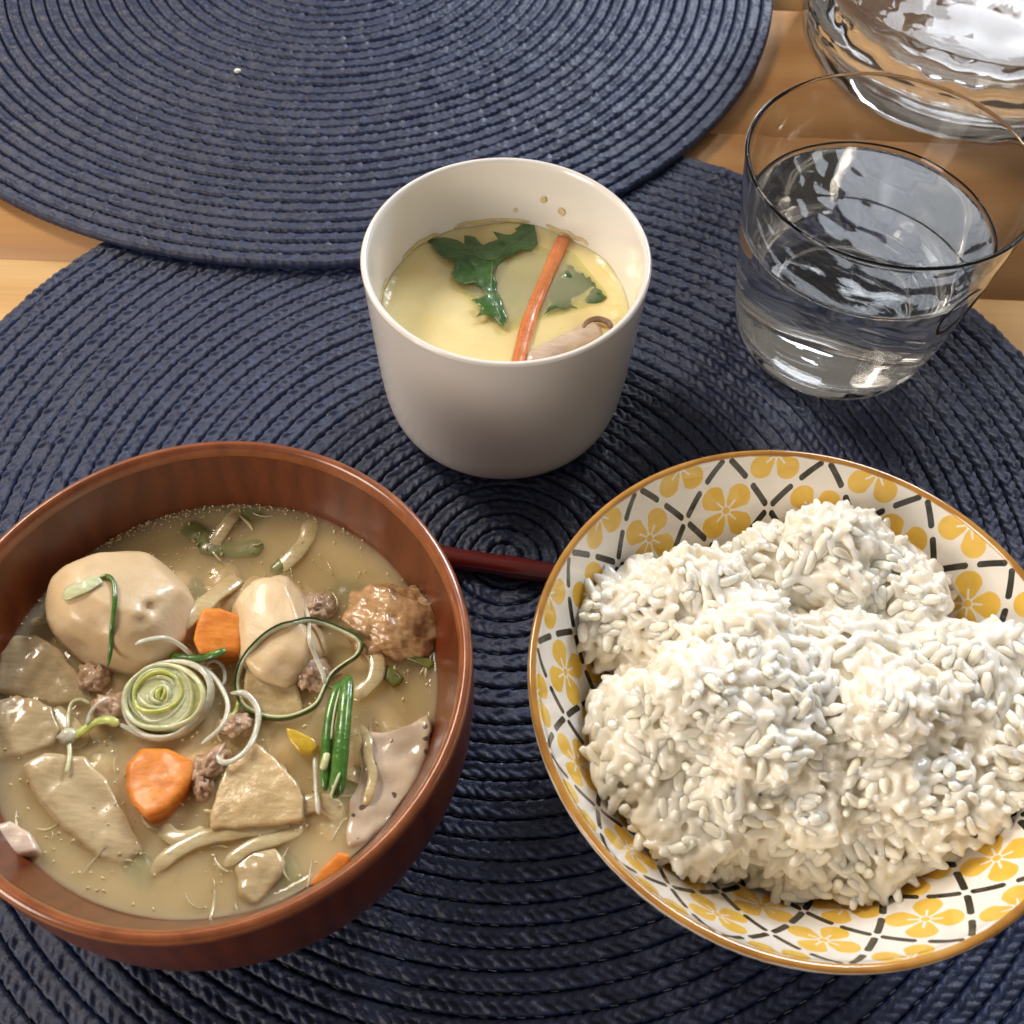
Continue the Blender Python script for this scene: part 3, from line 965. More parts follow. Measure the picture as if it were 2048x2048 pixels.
# onion ribbons
S(sweep('onion_ribbon', [at(*spx(x, y), ZS + dz) for x, y, dz in ((1385, 800, 0.001), (1400, 660, 0.003), (1560, 520, 0.004), (1720, 370, 0.003), (1880, 250, 0.001), (1920, 225, 0.000))], 0.0042, 0.0009, ONION, None, 10), 'pale translucent onion strip leaning between taro and carrot cube', 'onion')
S(sweep('onion_ribbon', [at(*sp2(x, y), ZS + dz) for x, y, dz in ((605, 800, -0.0004), (700, 715, 0.0002), (820, 655, 0.0003), (960, 630, 0.0004), (1120, 600, 0.0002), (1240, 545, -0.0002))], 0.0034, 0.0007, ONION, None, 10), 'long pale onion strip curving under the radish wedge', 'onion')
S(sweep('onion_ribbon', [at(*sp2(x, y), ZS + dz) for x, y, dz in ((900, 770, -0.0002), (1010, 690, 0.0003), (1130, 655, 0.0003), (1220, 610, -0.0002))], 0.003, 0.0007, ONION, None, 10), 'short pale onion strip beside the greyish slice', 'onion')
S(sweep('onion_ribbon', [at(*spy(x, y), ZS + dz) for x, y, dz in ((1060, 1090, 0.0008), (1110, 1220, 0.0028), (1110, 1330, 0.0028), (1150, 1480, 0.0027), (1120, 1640, 0.0026), (1080, 1740, 0.0012))], 0.0020, 0.0006, ONION, None, 10), 'pale onion strip lying on the speckled konjac', 'onion')
S(sweep('onion_ribbon', [at(*spy(x, y), ZS + dz) for x, y, dz in ((1080, 420, 0.0004), (1180, 560, 0.0012), (1170, 700, 0.0012), (1080, 800, 0.001), (980, 870, 0.0002))], 0.0036, 0.0007, ONION, None, 10), 'faint onion curl below the brown chicken piece', 'onion')
rv = random.Random(97)
for k in range(11):                                 # slivers of onion and radish lying half under the surface
    a_, d_ = rv.random() * 2 * PI, 0.010 + 0.034 * math.sqrt(rv.random())
    cx_, cy_ = SBC.x + d_ * math.cos(a_), SBC.y + d_ * math.sin(a_)
    dr, ln, bd = rv.random() * PI, rv.uniform(0.004, 0.0085), rv.uniform(-0.5, 0.5)
    pts_ = []
    for t_ in (-1, -0.4, 0.3, 1):
        x_, y_ = ln * t_, ln * bd * t_ * t_
        pts_.append(Vector((cx_ + x_ * math.cos(dr) - y_ * math.sin(dr), cy_ + x_ * math.sin(dr) + y_ * math.cos(dr), ZS - 0.0006 + 0.0010 * (1 - t_ * t_) + rv.uniform(-0.0006, 0.0004))))
    o = sweep('onion_sliver', pts_, rv.uniform(0.0018, 0.0045), 0.0007, (ONION, DAIKON, GLASSY)[k % 3], None, 10, n=6)
    S(o, 'pale onion sliver lying half sunk in the cloudy broth', 'onion', 'onion slivers half sunk in the broth')
# greens
for i_, (pts_, w_, lb) in enumerate(([[((800, 470)), (870, 490), (960, 495), (1060, 480)], 0.0030, 'dark olive leaf strip afloat near the back wall of the bowl'],
                                   [[(740, 390), (800, 430), (860, 470)], 0.0034, 'olive leaf scrap beside the strip near the back wall'],
                                   [[(1090, 590), (1140, 545), (1190, 505), (1220, 480)], 0.0022, 'thin slanting olive leaf strip behind the taro wedge'],
                                   [[(900, 360), (980, 350), (1060, 365)], 0.0028, 'olive leaf scrap touching the back wall waterline'])):
    P_ = [at(x * 0.4969, 850 + y * 0.4969, ZS + 0.0002 + 0.0003 * (k % 2)) for k, (x, y) in enumerate(pts_)]
    S(sweep('leaf_strip', [p_ - Vector((0, 0, 0.0009)) for p_ in P_], w_ * 1.5, 0.0009, OLIVE, None, 10), lb, 'greens')
P_ = [at(*spy(x, y), ZS + dz) for x, y, dz in ((1420, 520, 0.0002), (1530, 560, 0.0006), (1640, 610, 0.0004))]
S(sweep('leaf_strip', P_, 0.0024, 0.0010, OLIVE, None, 10), 'olive leaf strip below the chicken piece at the right wall', 'greens')
P_ = [at(*spy(x, y), ZS + dz) for x, y, dz in ((1210, 640, 0.0001), (1300, 690, 0.0004), (1370, 760, 0.0002))]
S(sweep('leaf_strip', P_, 0.0034, 0.0010, OLIVE, None, 10), 'short olive leaf scrap beside the faint onion curl', 'greens')
S(slab('yellow_peel', [(570, 1455), (592, 1460), (625, 1475), (640, 1492), (622, 1503), (598, 1500), (580, 1480)], ZS + 0.0032, 0.003, YELLOW, None, 0.0006, (0, 0.2), 0.0003, 12), 'small yellow peel piece beside the upright green scallion', 'peel')

# pieces sunk under the murk, seen only as faint patches
bmS = bmesh.new()
rq = random.Random(31)
mats_ = [DAIKON, ONION, OLIVE, TARO, GLASSY, CARROT]
for k in range(60):
    a_, d_ = rq.random() * 2 * PI, math.sqrt(rq.random()) * 0.043
    t_ = bmesh.ops.create_icosphere(bmS, subdivisions=2, radius=1)
    s_ = rq.uniform(0.003, 0.0075)
    zz_ = rq.uniform(0.0012, 0.0030)
    M_ = Matrix.Translation((SBC.x + d_ * math.cos(a_), SBC.y + d_ * math.sin(a_), ZS - 0.0006 - zz_)) @ Euler((rq.uniform(-0.1, 0.1), rq.uniform(-0.1, 0.1), rq.random() * 6)).to_matrix().to_4x4() @ Matrix.Diagonal((s_, s_ * rq.uniform(0.35, 0.8), zz_ * 0.8, 1))
    for v in t_['verts']:
        v.co *= 1 + 0.25 * noise.noise(v.co * 1.7 + Vector((k * 3.0, 0, 0)))
    mi = rq.choices(range(6), (5, 5, 3, 3, 3, 1))[0]
    for f in {f for v in t_['verts'] for f in v.link_faces}:
        f.material_index = mi
    bmesh.ops.transform(bmS, matrix=M_, verts=t_['verts'])
so = link('sunken_vegetables', bmS, None)
for m_ in mats_:
    so.data.materials.append(m_)
tag(so, 'faint vegetable pieces sunk just under the cloudy broth', 'vegetables', kind='stuff')

# drape helper: where the line of sight meets what already lies in the soup
def bvh_of(objs):
    vs, fs = [], []
    for o in objs:
        b0 = len(vs)
        mw = Matrix.Translation(o.location)
        vs += [mw @ v.co for v in o.data.vertices]
        fs += [[b0 + i for i in f.vertices] for f in o.data.polygons]
    return BVHTree.FromPolygons(vs, fs)


BV = bvh_of(solids + [br])


def drape(px, py, lift=0.0006):
    h = BV.ray_cast(EYE, ray(px, py))
    p = h[0] if h[0] is not None else at(px, py, ZS)
    return p + Vector((0, 0, lift))


def strand(name, pts, w_, h_, mat, label, cat, lift=0.0006, conv=spx, ns=8, smooth=True):
    P_ = [drape(*conv(x, y), lift) for x, y in pts]
    if smooth:      # a strand bridges hollows rather than diving into them
        z = [p_.z for p_ in P_]
        for _ in range(2):
            z = [max(z[i], (z[max(0, i - 1)] + z[min(len(z) - 1, i + 1)]) / 2) for i in range(len(z))]
        P_ = [at(*conv(x, y), zz) for (x, y), zz in zip(pts, z)]
    o = sweep(name, P_, w_, h_, mat, None, ns, n=6)
    return tag(o, label, cat)


# strips of scallion
strand('scallion_strip', [(800, 225), (870, 212), (915, 270), (925, 400), (912, 520), (900, 640), (893, 780), (868, 940)], 0.0011, 0.0009, GREEN, 'thin green scallion strip bent over the large taro', 'scallion', 0.0004)
fk = sweep('scallion_flake', [drape(*spx(x, y), 0.0004) for x, y in ((510, 370), (590, 340), (690, 300), (760, 255), (805, 228))], 0.0036, 0.0007, LEEKG, None, 10)
tag(fk, 'pale green scallion flake on the left shoulder of the large taro', 'scallion')
strand('scallion_strip', [(1368, 858), (1470, 866), (1600, 872), (1720, 840), (1820, 805)], 0.0020, 0.0010, GREEN, 'short green scallion strip behind the pale leek slice', 'scallion', 0.0008)

# pale leek slice: nested rings, each its own part
LC = drape(345, 1402, 0.0)
lk = tag(empty('leek_slice', (LC.x, LC.y, LC.z)), 'round pale green leek slice with nested rings in the middle of the stew', 'leek')
Rk = Matrix.Rotation(R(14), 3, 'X') @ Matrix.Rotation(R(-6), 3, 'Y')
LZ = 0.0042
LS = 0.76
for k, (a_, b_, ox, oy, th, mt) in enumerate(((0.0124, 0.0108, 0.0, 0.0, 0.0013, LEEKW), (0.0109, 0.0095, -0.0003, 0.0002, 0.0012, LEEKG), (0.0095, 0.0083, -0.0008, 0.0004, 0.0012, LEEKG), (0.0081, 0.0071, -0.0012, 0.0006, 0.0012, LEEKG),
                                              (0.0067, 0.0058, -0.0014, 0.0009, 0.0012, LEEKY), (0.0053, 0.0046, -0.0016, 0.0010, 0.0012, LEEKG), (0.0039, 0.0034, -0.0012, 0.0008, 0.0012, LEEKG), (0.0025, 0.0022, -0.0008, 0.0006, 0.0011, LEEKG), (0.0011, 0.0010, -0.0007, 0.0006, 0.0012, LEEKY))):
    pts_ = []
    for i in range(16):
        th_ = 2 * PI * i / 16
        wv_ = 1 + 0.05 * math.sin(2 * th_ + k * 1.7) + 0.035 * math.sin(3 * th_ + k * 2.3)
        v_ = Vector((LS * (ox * 1.6 + a_ * wv_ * math.cos(th_)), LS * (oy * 1.6 + b_ * wv_ * math.sin(th_)), LZ * 0.5 + 0.0005 + 0.0005 * math.sin(k * 1.9) + 0.0004 * math.sin(th_ * 2 + k)))
        pts_.append(Rk @ v_)
    sweep('leek_ring', pts_, th * 1.12, LZ, mt, lk, 10, True, n=4, nrm=Rk @ Vector((0, 0, 1)))
blob('leek_core', Rk @ Vector((-0.0005, 0.0002, 0.0021)), (0.0087, 0.0076, 0.0030), (R(14), R(-6), 0), LEEKG, lk, 0.03, 2, 3, 4, [((0, 0, 1), 0.72)], soft=0.95)
# white strands
strand('leek_strand', [(1085, 760), (1180, 725), (1330, 708), (1450, 765), (1540, 845), (1600, 920)], 0.00115, 0.00066, LEEKW, 'white leek strand curving behind the leek slice towards the taro', 'leek', 0.0012)
strand('leek_strand', [(1400, 975), (1560, 935), (1690, 990), (1790, 1120), (1835, 1260), (1790, 1410), (1690, 1510), (1620, 1560)], 0.00108, 0.00084, LEEKW, 'white leek strand wrapping the right side of the leek slice', 'leek', 0.0040)
strand('leek_strand', [(1640, 925), (1730, 890), (1795, 950), (1810, 1050), (1780, 1100)], 0.00086, 0.00060, LEEKW, 'small white leek hook between leek slice and green loop', 'leek', 0.0012)
strand('leek_strand', [(880, 1185), (790, 1235), (730, 1310), (700, 1405)], 0.00101, 0.00066, LEEKW, 'short white leek strand standing left of the leek slice', 'leek', 0.0014)
strand('leek_strand', [(960, 1400), (1040, 1440), (1110, 1480), (1200, 1520)], 0.00101, 0.00066, LEEKW, 'short white leek strand under the left front of the leek slice', 'leek', 0.0010)
strand('leek_strand', [(0, 830), (110, 830), (190, 900), (228, 1000), (205, 1150), (140, 1280), (30, 1370), (-60, 1385), (-110, 1330)], 0.00130, 0.00072, LEEKW, 'white leek curl hanging in front of the green loop', 'leek', 0.0016, spy)
strand('leek_strand', [(615, 140), (635, 260), (640, 400), (690, 540), (750, 680), (760, 760)], 0.00101, 0.00054, LEEKW, 'white leek strand crossing the inside of the green loop', 'leek', 0.0008, spy)
strand('leek_strand', [(685, 1330), (690, 1450), (695, 1600), (705, 1720), (720, 1810)], 0.00115, 0.00072, LEEKW, 'straight white leek strand beside the upright green scallion', 'leek', 0.0010, spy)
strand('leek_curl', [(560, 1520), (640, 1470), (760, 1390), (880, 1370), (955, 1410)], 0.00202, 0.00072, LEEKY, 'yellow green leek curl left of the leek slice', 'leek', 0.0010)
strand('leek_curl', [(545, 1450), (550, 1330), (580, 1230), (660, 1205), (730, 1240)], 0.00086, 0.00084, LEEKG, 'glassy green leek arch left of the leek slice', 'leek', 0.0010)
strand('leek_curl', [(545, 1530), (560, 1620), (545, 1740), (530, 1800)], 0.00101, 0.00060, LEEKG, 'pale leek tail hanging below the yellow green curl', 'leek', 0.0008)
bb = blob('leek_scrap', drape(*spx(555, 1510), 0.0008), (0.0022, 0.0018, 0.0014), (0, 0, 0.3), LEEKW, None, 0.25, 2, 60, 3)
tag(bb, 'small white leek knob at the end of the yellow green curl', 'leek')
strand('leek_curl', [(1930, 1180), (1900, 1290), (1830, 1370)], 0.00101, 0.00072, LEEKY, 'yellow green leek scrap right of the leek slice', 'leek', 0.0008)

# thin green loop: dark skin outside, pale flesh inside
loop = [(620, 235), (500, 258), (400, 285), (280, 355), (180, 450), (105, 545), (60, 640), (40, 780), (90, 930), (230, 1020), (400, 1045), (560, 1010), (700, 930), (770, 790), (830, 680), (930, 600), (1030, 530), (1070, 440), (1020, 370), (850, 290), (720, 245)]
zz = [drape(*spy(x, y), 0.0009).z for x, y in loop]
for _ in range(3):
    zz = [max(zz[i], (zz[i - 1] + zz[(i + 1) % len(zz)]) / 2) for i in range(len(zz))]
P_ = [at(*spy(x, y), z_) for (x, y), z_ in zip(loop, zz)]
cen = sum(P_, Vector()) / len(P_)
lp = tag(empty('scallion_loop', tuple(cen)), 'thin dark green scallion loop lying open on the stew', 'scallion')
sweep('skin', [p_ - cen for p_ in P_], 0.00042, 0.0018, DGREEN, lp, 8, True, n=5)
sweep('flesh', [(p_ - cen) * 0.955 for p_ in P_], 0.0008, 0.0013, LEEKG, lp, 8, True, n=5)

# folded upright scallion piece
def spath(pts, lift): return [drape(*spy(x, y), l_ + lift) for (x, y, l_) in pts]
gs = tag(empty('scallion_piece', tuple(drape(*spy(860, 1250)))), 'bright green folded scallion piece standing beside the konjac', 'scallion')
off = gs.location
for pts_, w_, h_, mt, nm in (([(950, 690, 0.005), (930, 900, 0.0062), (905, 1150, 0.0064), (880, 1400, 0.0058), (845, 1680, 0.0036)], 0.0032, 0.0026, GREEN, 'green_tube'),
                         ([(905, 730, 0.0038), (840, 880, 0.0044), (800, 1050, 0.0046), (780, 1300, 0.0044), (765, 1620, 0.0028)], 0.0026, 0.0022, GREEN, 'green_tube'),
                         ([(975, 700, 0.0056), (955, 950, 0.0068), (935, 1200, 0.0068), (915, 1450, 0.0058), (895, 1640, 0.0044)], 0.0016, 0.0016, GREEN, 'green_tube'),
                         ([(890, 780, 0.0056), (850, 930, 0.0064), (825, 1080, 0.0064), (815, 1200, 0.006)], 0.0004, 0.0008, LEEKG, 'pale_edge'),
                         ([(885, 1470, 0.0066), (850, 1560, 0.0062), (810, 1670, 0.0048)], 0.0006, 0.0008, LEEKG, 'pale_edge'),
                         ([(785, 1310, 0.0056), (765, 1380, 0.0056), (745, 1450, 0.005)], 0.0016, 0.0012, LEEKG, 'pale_edge')):
    zz = [ZS + l_ for (_, _, l_) in pts_]
    sweep(nm, [at(*spy(x, y), z_) - off for (x, y, _), z_ in zip(pts_, zz)], w_, h_, mt, gs, 10, n=8)

# specks and froth of the stew
def scatter_bits(name, n, mat, rfun, zfun, size, label, cat, seed):
    r_ = random.Random(seed)
    bm = bmesh.new()
    for _ in range(n):
        x, y = rfun(r_)
        s_ = r_.uniform(*size)
        t_ = bmesh.ops.create_icosphere(bm, subdivisions=1, radius=1)
        M_ = Matrix.Translation((x, y, zfun(x, y))) @ Euler((r_.random() * 3, r_.random() * 3, r_.random() * 3)).to_matrix().to_4x4() @ Matrix.Diagonal((s_ * r_.uniform(0.7, 1.8), s_, s_ * 0.6, 1))
        bmesh.ops.transform(bm, matrix=M_, verts=t_['verts'])
    o = link(name, bm, mat)
    tag(o, label, cat, kind='stuff')
    return o


def disc_pt(r_):
    a, d = r_.random() * 2 * PI, math.sqrt(r_.random()) * 0.0475
    return SBC.x + d * math.cos(a), SBC.y + d * math.sin(a)


def edge_pt(r_):
    a = r_.gauss(PI * 0.62, 0.45)
    d = rsoup(ZS) - abs(r_.gauss(0.0003, 0.0010))
    return SBC.x + d * math.cos(a), SBC.y + d * math.sin(a)


def zs_(x, y):
    dx, dy = x - SBC.x, y - SBC.y
    s = min(1, math.hypot(dx, dy) / rsoup(ZS))
    return ZS + hs(dx, dy, s, math.atan2(dy, dx)) + 0.00005


scatter_bits('miso_specks', 520, FROTH, disc_pt, zs_, (0.00014, 0.00050), 'tiny pale miso specks drifting on the broth', 'specks', 5)
bm = bmesh.new()
r_ = random.Random(77)
for _ in range(90):
    x, y = disc_pt(r_)
    a_, ln, bd = r_.random() * 2 * PI, r_.uniform(0.0012, 0.0070), r_.uniform(-0.9, 0.9)
    wd = r_.uniform(0.00012, 0.00045)
    prev = None
    for k in range(7):
        u_ = (k / 6 - 0.5)
        px_, py_ = x + ln * u_ * math.cos(a_) - ln * bd * u_ * u_ * math.sin(a_), y + ln * u_ * math.sin(a_) + ln * bd * u_ * u_ * math.cos(a_)
        w2 = wd * math.sqrt(max(0.05, 1 - (2 * u_) ** 2))
        z_ = zs_(px_, py_)
        sx_, sy_ = -math.sin(a_) * w2, math.cos(a_) * w2
        row = [bm.verts.new((px_ + sx_, py_ + sy_, z_ - 0.0001)), bm.verts.new((px_, py_, z_ + 0.00035)), bm.verts.new((px_ - sx_, py_ - sy_, z_ - 0.0001))]
        if prev:
            for q0 in (0, 1):
                bm.faces.new((prev[q0], prev[q0 + 1], row[q0 + 1], row[q0]))
        prev = row
tag(link('floating_shreds', bm, ONION), 'short pale shreds afloat all over the broth', 'shreds', kind='stuff')
scatter_bits('froth_bubbles', 240, FROTH, edge_pt, zs_, (0.00012, 0.00034), 'fine froth along the back waterline of the broth', 'froth', 6)

# ================================================================== rice bowl
RBC = Vector((0.0661, 0.1048, 0))
rb = tag(empty('rice_bowl', (RBC.x, RBC.y, 0)), 'white bowl with yellow flowers and black dashed lattice holding rice', 'bowl')
bz = MAT_Z
rprof = [(0.0001, bz + 0.003), (0.0185, bz + 0.003), (0.0198, bz), (0.0222, bz), (0.0228, bz + 0.005), (0.0290, bz + 0.0085), (0.0395, bz + 0.018), (0.0490, bz + 0.031), (0.0565, bz + 0.044), (0.0605, 0.0560), (0.0613, 0.0588),
         (0.0610, 0.0600), (0.0600, 0.0601), (0.0592, 0.0590), (0.0578, 0.0558), (0.0536, 0.0485), (0.0460, 0.0370), (0.0360, 0.0245), (0.0260, 0.0165), (0.0150, 0.0135), (0.0001, 0.0130)]
lathe('glazed_body', rprof, (0, 0, 0), 160, PRINT, rb, uv=True, smooth_n=6)


def rrice(z):
    zs = [0.0130, 0.0135, 0.0165, 0.0245, 0.0370, 0.0485, 0.0558, 0.059, 0.060, 0.12]
    rs = [0.0, 0.015, 0.0260, 0.0360, 0.0460, 0.0536, 0.0578, 0.0592, 0.060, 0.060]
    return float(np.interp(z, zs, rs))


# rice: clumps (pixel, height of centre, radii in metres)
CL = [(1600, 1165, 0.0440, 0.0205, 0.0140, 0.0165), (1740, 1190, 0.0430, 0.0150, 0.0150, 0.0150), (1350, 1255, 0.0430, 0.0180, 0.0140, 0.0150), (1235, 1265, 0.0400, 0.0095, 0.0110, 0.0110),
      (1480, 1400, 0.0480, 0.0210, 0.0200, 0.0190), (1680, 1390, 0.0470, 0.0190, 0.0200, 0.0165), (1880, 1390, 0.0450, 0.0200, 0.0170, 0.0165), (2010, 1480, 0.0420, 0.0160, 0.0180, 0.0170),
      (1300, 1500, 0.0400, 0.0160, 0.0190, 0.0150), (1440, 1600, 0.0390, 0.0200, 0.0130, 0.0140), (1640, 1560, 0.0410, 0.0180, 0.0140, 0.0140), (1850, 1580, 0.0400, 0.0190, 0.0150, 0.0150),
      (1700, 1700, 0.0320, 0.0170, 0.0130, 0.0120), (1840, 1720, 0.0310, 0.0120, 0.0110, 0.0100), (1690, 1790, 0.0270, 0.0115, 0.0075, 0.0080), (1370, 1690, 0.0300, 0.0140, 0.0110, 0.0110),
      (1560, 1780, 0.0260, 0.0075, 0.0085, 0.0065), (1600, 1480, 0.0300, 0.0400, 0.0330, 0.0160)]
CLW = [(at(px, py, z), Vector((a, b, c))) for px, py, z, a, b, c in CL]
rs_ = random.Random(4)
for c, ax in list(CLW[:-1]):                     # smaller knots of rice on every clump
    for _ in range(max(3, int(ax.x * ax.y * 20000))):
        d = Vector((rs_.gauss(0, 1), rs_.gauss(-0.15, 1), abs(rs_.gauss(0.3, 0.8)))).normalized()
        k_ = rs_.uniform(0.0050, 0.0090)
        CLW.append((c + Vector((d.x * ax.x, d.y * ax.y, d.z * ax.z)) * 0.86, Vector((k_ * rs_.uniform(0.8, 1.4), k_, k_ * rs_.uniform(0.7, 1.0)))))
cw_p = np.array([c for c, _ in CLW]); cw_r = np.array([r_ for _, r_ in CLW])


def rsdf(p):
    d = (np.asarray(p)[None, :] - cw_p) / cw_r
    return ((np.sqrt((d * d).sum(1)) - 1) * cw_r.min(1)).min()


def grain_mesh(seed):
    bm = bmesh.new()
    bmesh.ops.create_uvsphere(bm, u_segments=8, v_segments=6, radius=1)
    for v in bm.verts:
        k = 1 + 0.16 * noise.noise(v.co * 1.3 + Vector((seed * 9.1, 0, 0)))
        z = v.co.z
        v.co = Vector((v.co.x * 0.00132 * k, v.co.y * 0.00114 * k, z * 0.0034 * k))
        v.co.x += 0.0005 * (z * z - 0.3) * (1 if seed % 2 else -0.6)
    me = bpy.data.meshes.new('rice_grain')
    bm.to_mesh(me); bm.free()
    me.materials.append(GRAIN)
    me.shade_smooth()
    return me


GR = [grain_mesh(k) for k in range(4)]
places = []
rr_ = random.Random(21)
tries = 0
CELL = 0.0021
taken = {}


def too_near(p, dmin):
    k = (int(p.x / CELL), int(p.y / CELL), int(p.z / CELL))
    for a in (-1, 0, 1):
        for b in (-1, 0, 1):
            for c_ in (-1, 0, 1):
                for q_ in taken.get((k[0] + a, k[1] + b, k[2] + c_), ()):
                    if (q_ - p).length < dmin:
                        return True
    taken.setdefault(k, []).append(p)
    return False


while len(places) < 3600 and tries < 90000:
    tries += 1
    i = rr_.randrange(len(CLW))
    c, ax = CLW[i]
    if rr_.random() > (ax.x * ax.y) / 0.0004 + 0.10:
        continue
    d = Vector((rr_.gauss(0, 1), rr_.gauss(0, 1), rr_.gauss(0.25, 1)))
    d.normalize()
    p = c + Vector((d.x * ax.x, d.y * ax.y, d.z * ax.z)) * rr_.uniform(0.95, 1.03)
    nrm = Vector((d.x / ax.x, d.y / ax.y, d.z / ax.z)).normalized()
    if rsdf(p) < -0.0014:
        continue
    if p.z < 0.0155 or math.hypot(p.x - RBC.x, p.y - RBC.y) > rrice(p.z) - 0.0022:
        continue
    if nrm.dot((EYE - p).normalized()) < -0.35 or too_near(p, 0.00172):
        continue
    # neighbouring grains lie roughly alike
    flow = Vector((noise.noise(p * 95), noise.noise(p * 95 + Vector((7, 3, 1))), noise.noise(p * 95 + Vector((1, 9, 5)))))
    tdir = flow - nrm * flow.dot(nrm)
    tdir = tdir.normalized() if tdir.length > 1e-4 else nrm.orthogonal().normalized()
    tdir = Matrix.Rotation(rr_.gauss(0, 0.55), 3, nrm) @ tdir
    lean = rr_.gauss(0.14, 0.52)
    axis = (tdir * math.cos(lean) + nrm * math.sin(lean)).normalized()
    q_ = axis.to_track_quat('Z', 'Y')
    places.append((p, q_, rr_.uniform(0.85, 1.15), rr_.randrange(4), nrm, rsdf(p)))
print('grains', len(places))

rice = tag(empty('rice_mound', (RBC.x, RBC.y, 0.0135)), 'heap of glossy white steamed rice in the flower print bowl', 'rice')
# single grains: the most exposed ones that face the camera
score = sorted(range(len(places)), key=lambda k: -(places[k][5] * 1000 + 1.0 * places[k][4].dot((EYE - places[k][0]).normalized())))
single = set(score[:300])
tplV = [np.array([v.co[:] for v in g.vertices]) for g in GR]
tplF = [[list(f.vertices) for f in g.polygons] for g in GR]
Vs, Fs, base = [], [], 0
for k, (p, q_, s_, t_, nrm, _) in enumerate(places):
    Mq = np.array(q_.to_matrix()) * s_
    if k in single:
        o = bpy.data.objects.new('rice_grain', GR[t_])
        col.objects.link(o)
        o.parent = rice
        o.rotation_mode = 'QUATERNION'
        o.rotation_quaternion = q_
        o.scale = (s_, s_, s_)
        o.location = p - nrm * 0.0005 - rice.location
    else:
        Vs.append(tplV[t_] @ Mq.T + np.array(p - rice.location))
        Fs += [[base + i for i in f] for f in tplF[t_]]
        base += len(tplV[t_])
core_bm = bmesh.new()
for c, ax in CLW:
    t_ = bmesh.ops.create_icosphere(core_bm, subdivisions=4, radius=1)
    for v in t_['verts']:
        kq = 0.885 + 0.05 * noise.noise(v.co * 3.0 + c * 200)
        w_ = c + Vector((v.co.x * ax.x, v.co.y * ax.y, v.co.z * ax.z)) * kq
        dx, dy = w_.x - RBC.x, w_.y - RBC.y
        w_.z = max(w_.z, 0.0150)
        rm = rrice(w_.z) - 0.0015
        dd = math.hypot(dx, dy)
        if dd > rm:
            w_.x, w_.y = RBC.x + dx / dd * rm, RBC.y + dy / dd * rm
        v.co = w_ - rice.location
cme = bpy.data.meshes.new('core'); core_bm.to_mesh(cme); core_bm.free()
Vs.append(np.array([v.co[:] for v in cme.vertices]))
Fs += [[base + i for i in f.vertices] for f in cme.polygons]
me = bpy.data.meshes.new('rice_mass')
me.from_pydata(np.concatenate(Vs).tolist(), [], Fs)
me.materials.append(RICE)
tmp = bpy.data.objects.new('rice_mass_source', me)
col.objects.link(tmp)
rm_ = tmp.modifiers.new('remesh', 'REMESH'); rm_.mode = 'VOXEL'; rm_.voxel_size = 0.00041; rm_.use_smooth_shade = True
sm_ = tmp.modifiers.new('smooth', 'SMOOTH'); sm_.factor = 0.5; sm_.iterations = 2; sm_.factor = 0.4
dg = bpy.context.evaluated_depsgraph_get()
me2 = bpy.data.meshes.new_from_object(tmp.evaluated_get(dg))
me2.name = 'rice_mass'
print('rice tris', len(me2.polygons) * 2)
bpy.data.objects.remove(tmp)
if not me2.materials:
    me2.materials.append(RICE)
tag(link('rice_mass', me2, RICE, rice), kind='stuff')

# ================================================================== chopstick
A_, B_ = at(890, 1114, MAT_Z + 0.0033), at(1100, 1146, MAT_Z + 0.0033)
dv = (B_ - A_).normalized()
L0, L1 = A_ - dv * 0.085, A_ + dv * 0.135
ch = sweep('chopstick', [L0, L0 + dv * 0.02, A_, B_, L1], 0.0064, 0.0064, REDLAC, None, 12, taper=False, n=8)
me = ch.data                                   # taper towards the right hand tip
for v in me.vertices:
    t_ = max(0, min(1, (v.co - L0).dot(dv) / (L1 - L0).length))
    ctr = L0 + dv * ((v.co - L0).dot(dv))
    v.co = ctr + (v.co - ctr) * (1.10 - 0.30 * t_)
tag(ch, 'dark red lacquered chopstick lying across the mat between the bowls', 'chopstick')

# ================================================================== water glass
GC = Vector((0.1029, 0.2558, 0))
gz = MAT_Z
gl = tag(empty('water_glass', (GC.x, GC.y, 0)), 'clear tapered tumbler half full of water with black script', 'glass')


gout = [(0.0001, gz + 0.0012), (0.019, gz + 0.0010), (0.0225, gz + 0.0001), (0.0262, gz + 0.0006), (0.0296, gz + 0.0032), (0.0320, gz + 0.0085), (0.0338, gz + 0.0165), (0.0362, 0.0370), (0.0388, 0.0560), (0.0411, 0.0735),
        (0.0413, 0.0752), (0.0408, 0.0759), (0.0401, 0.0753), (0.0398, 0.0735), (0.0375, 0.0560), (0.0348, 0.0370), (0.0322, gz + 0.0175), (0.0295, gz + 0.0105), (0.0240, gz + 0.0072), (0.0001, gz + 0.0068)]
gprof = [(q_.x, q_.y) for q_ in catmull([(a_, b_, 0) for a_, b_ in gout[4:10]], 6)]


def rgl_out(z):
    return float(np.interp(z, [b_ for _, b_ in gprof], [a_ for a_, _ in gprof]))


def gwob(a, r_, z_):
    return 0.00010 * np.sin(5 * a + z_ * 160) * np.clip((z_ - 0.01) / 0.02, 0, 1) + 0.00004 * np.sin(11 * a - z_ * 420) * (r_ > 0.02)
lathe('glass_wall', gout, (0, 0, 0), 128, GLASS, gl, wob=gwob)


def rgl_in(z):
    return float(np.interp(z, [gz + 0.0068, gz + 0.0072, gz + 0.0105, gz + 0.0175, 0.0370, 0.0560, 0.0735], [0.0, 0.024, 0.0295, 0.0322, 0.0348, 0.0375, 0.0398]))


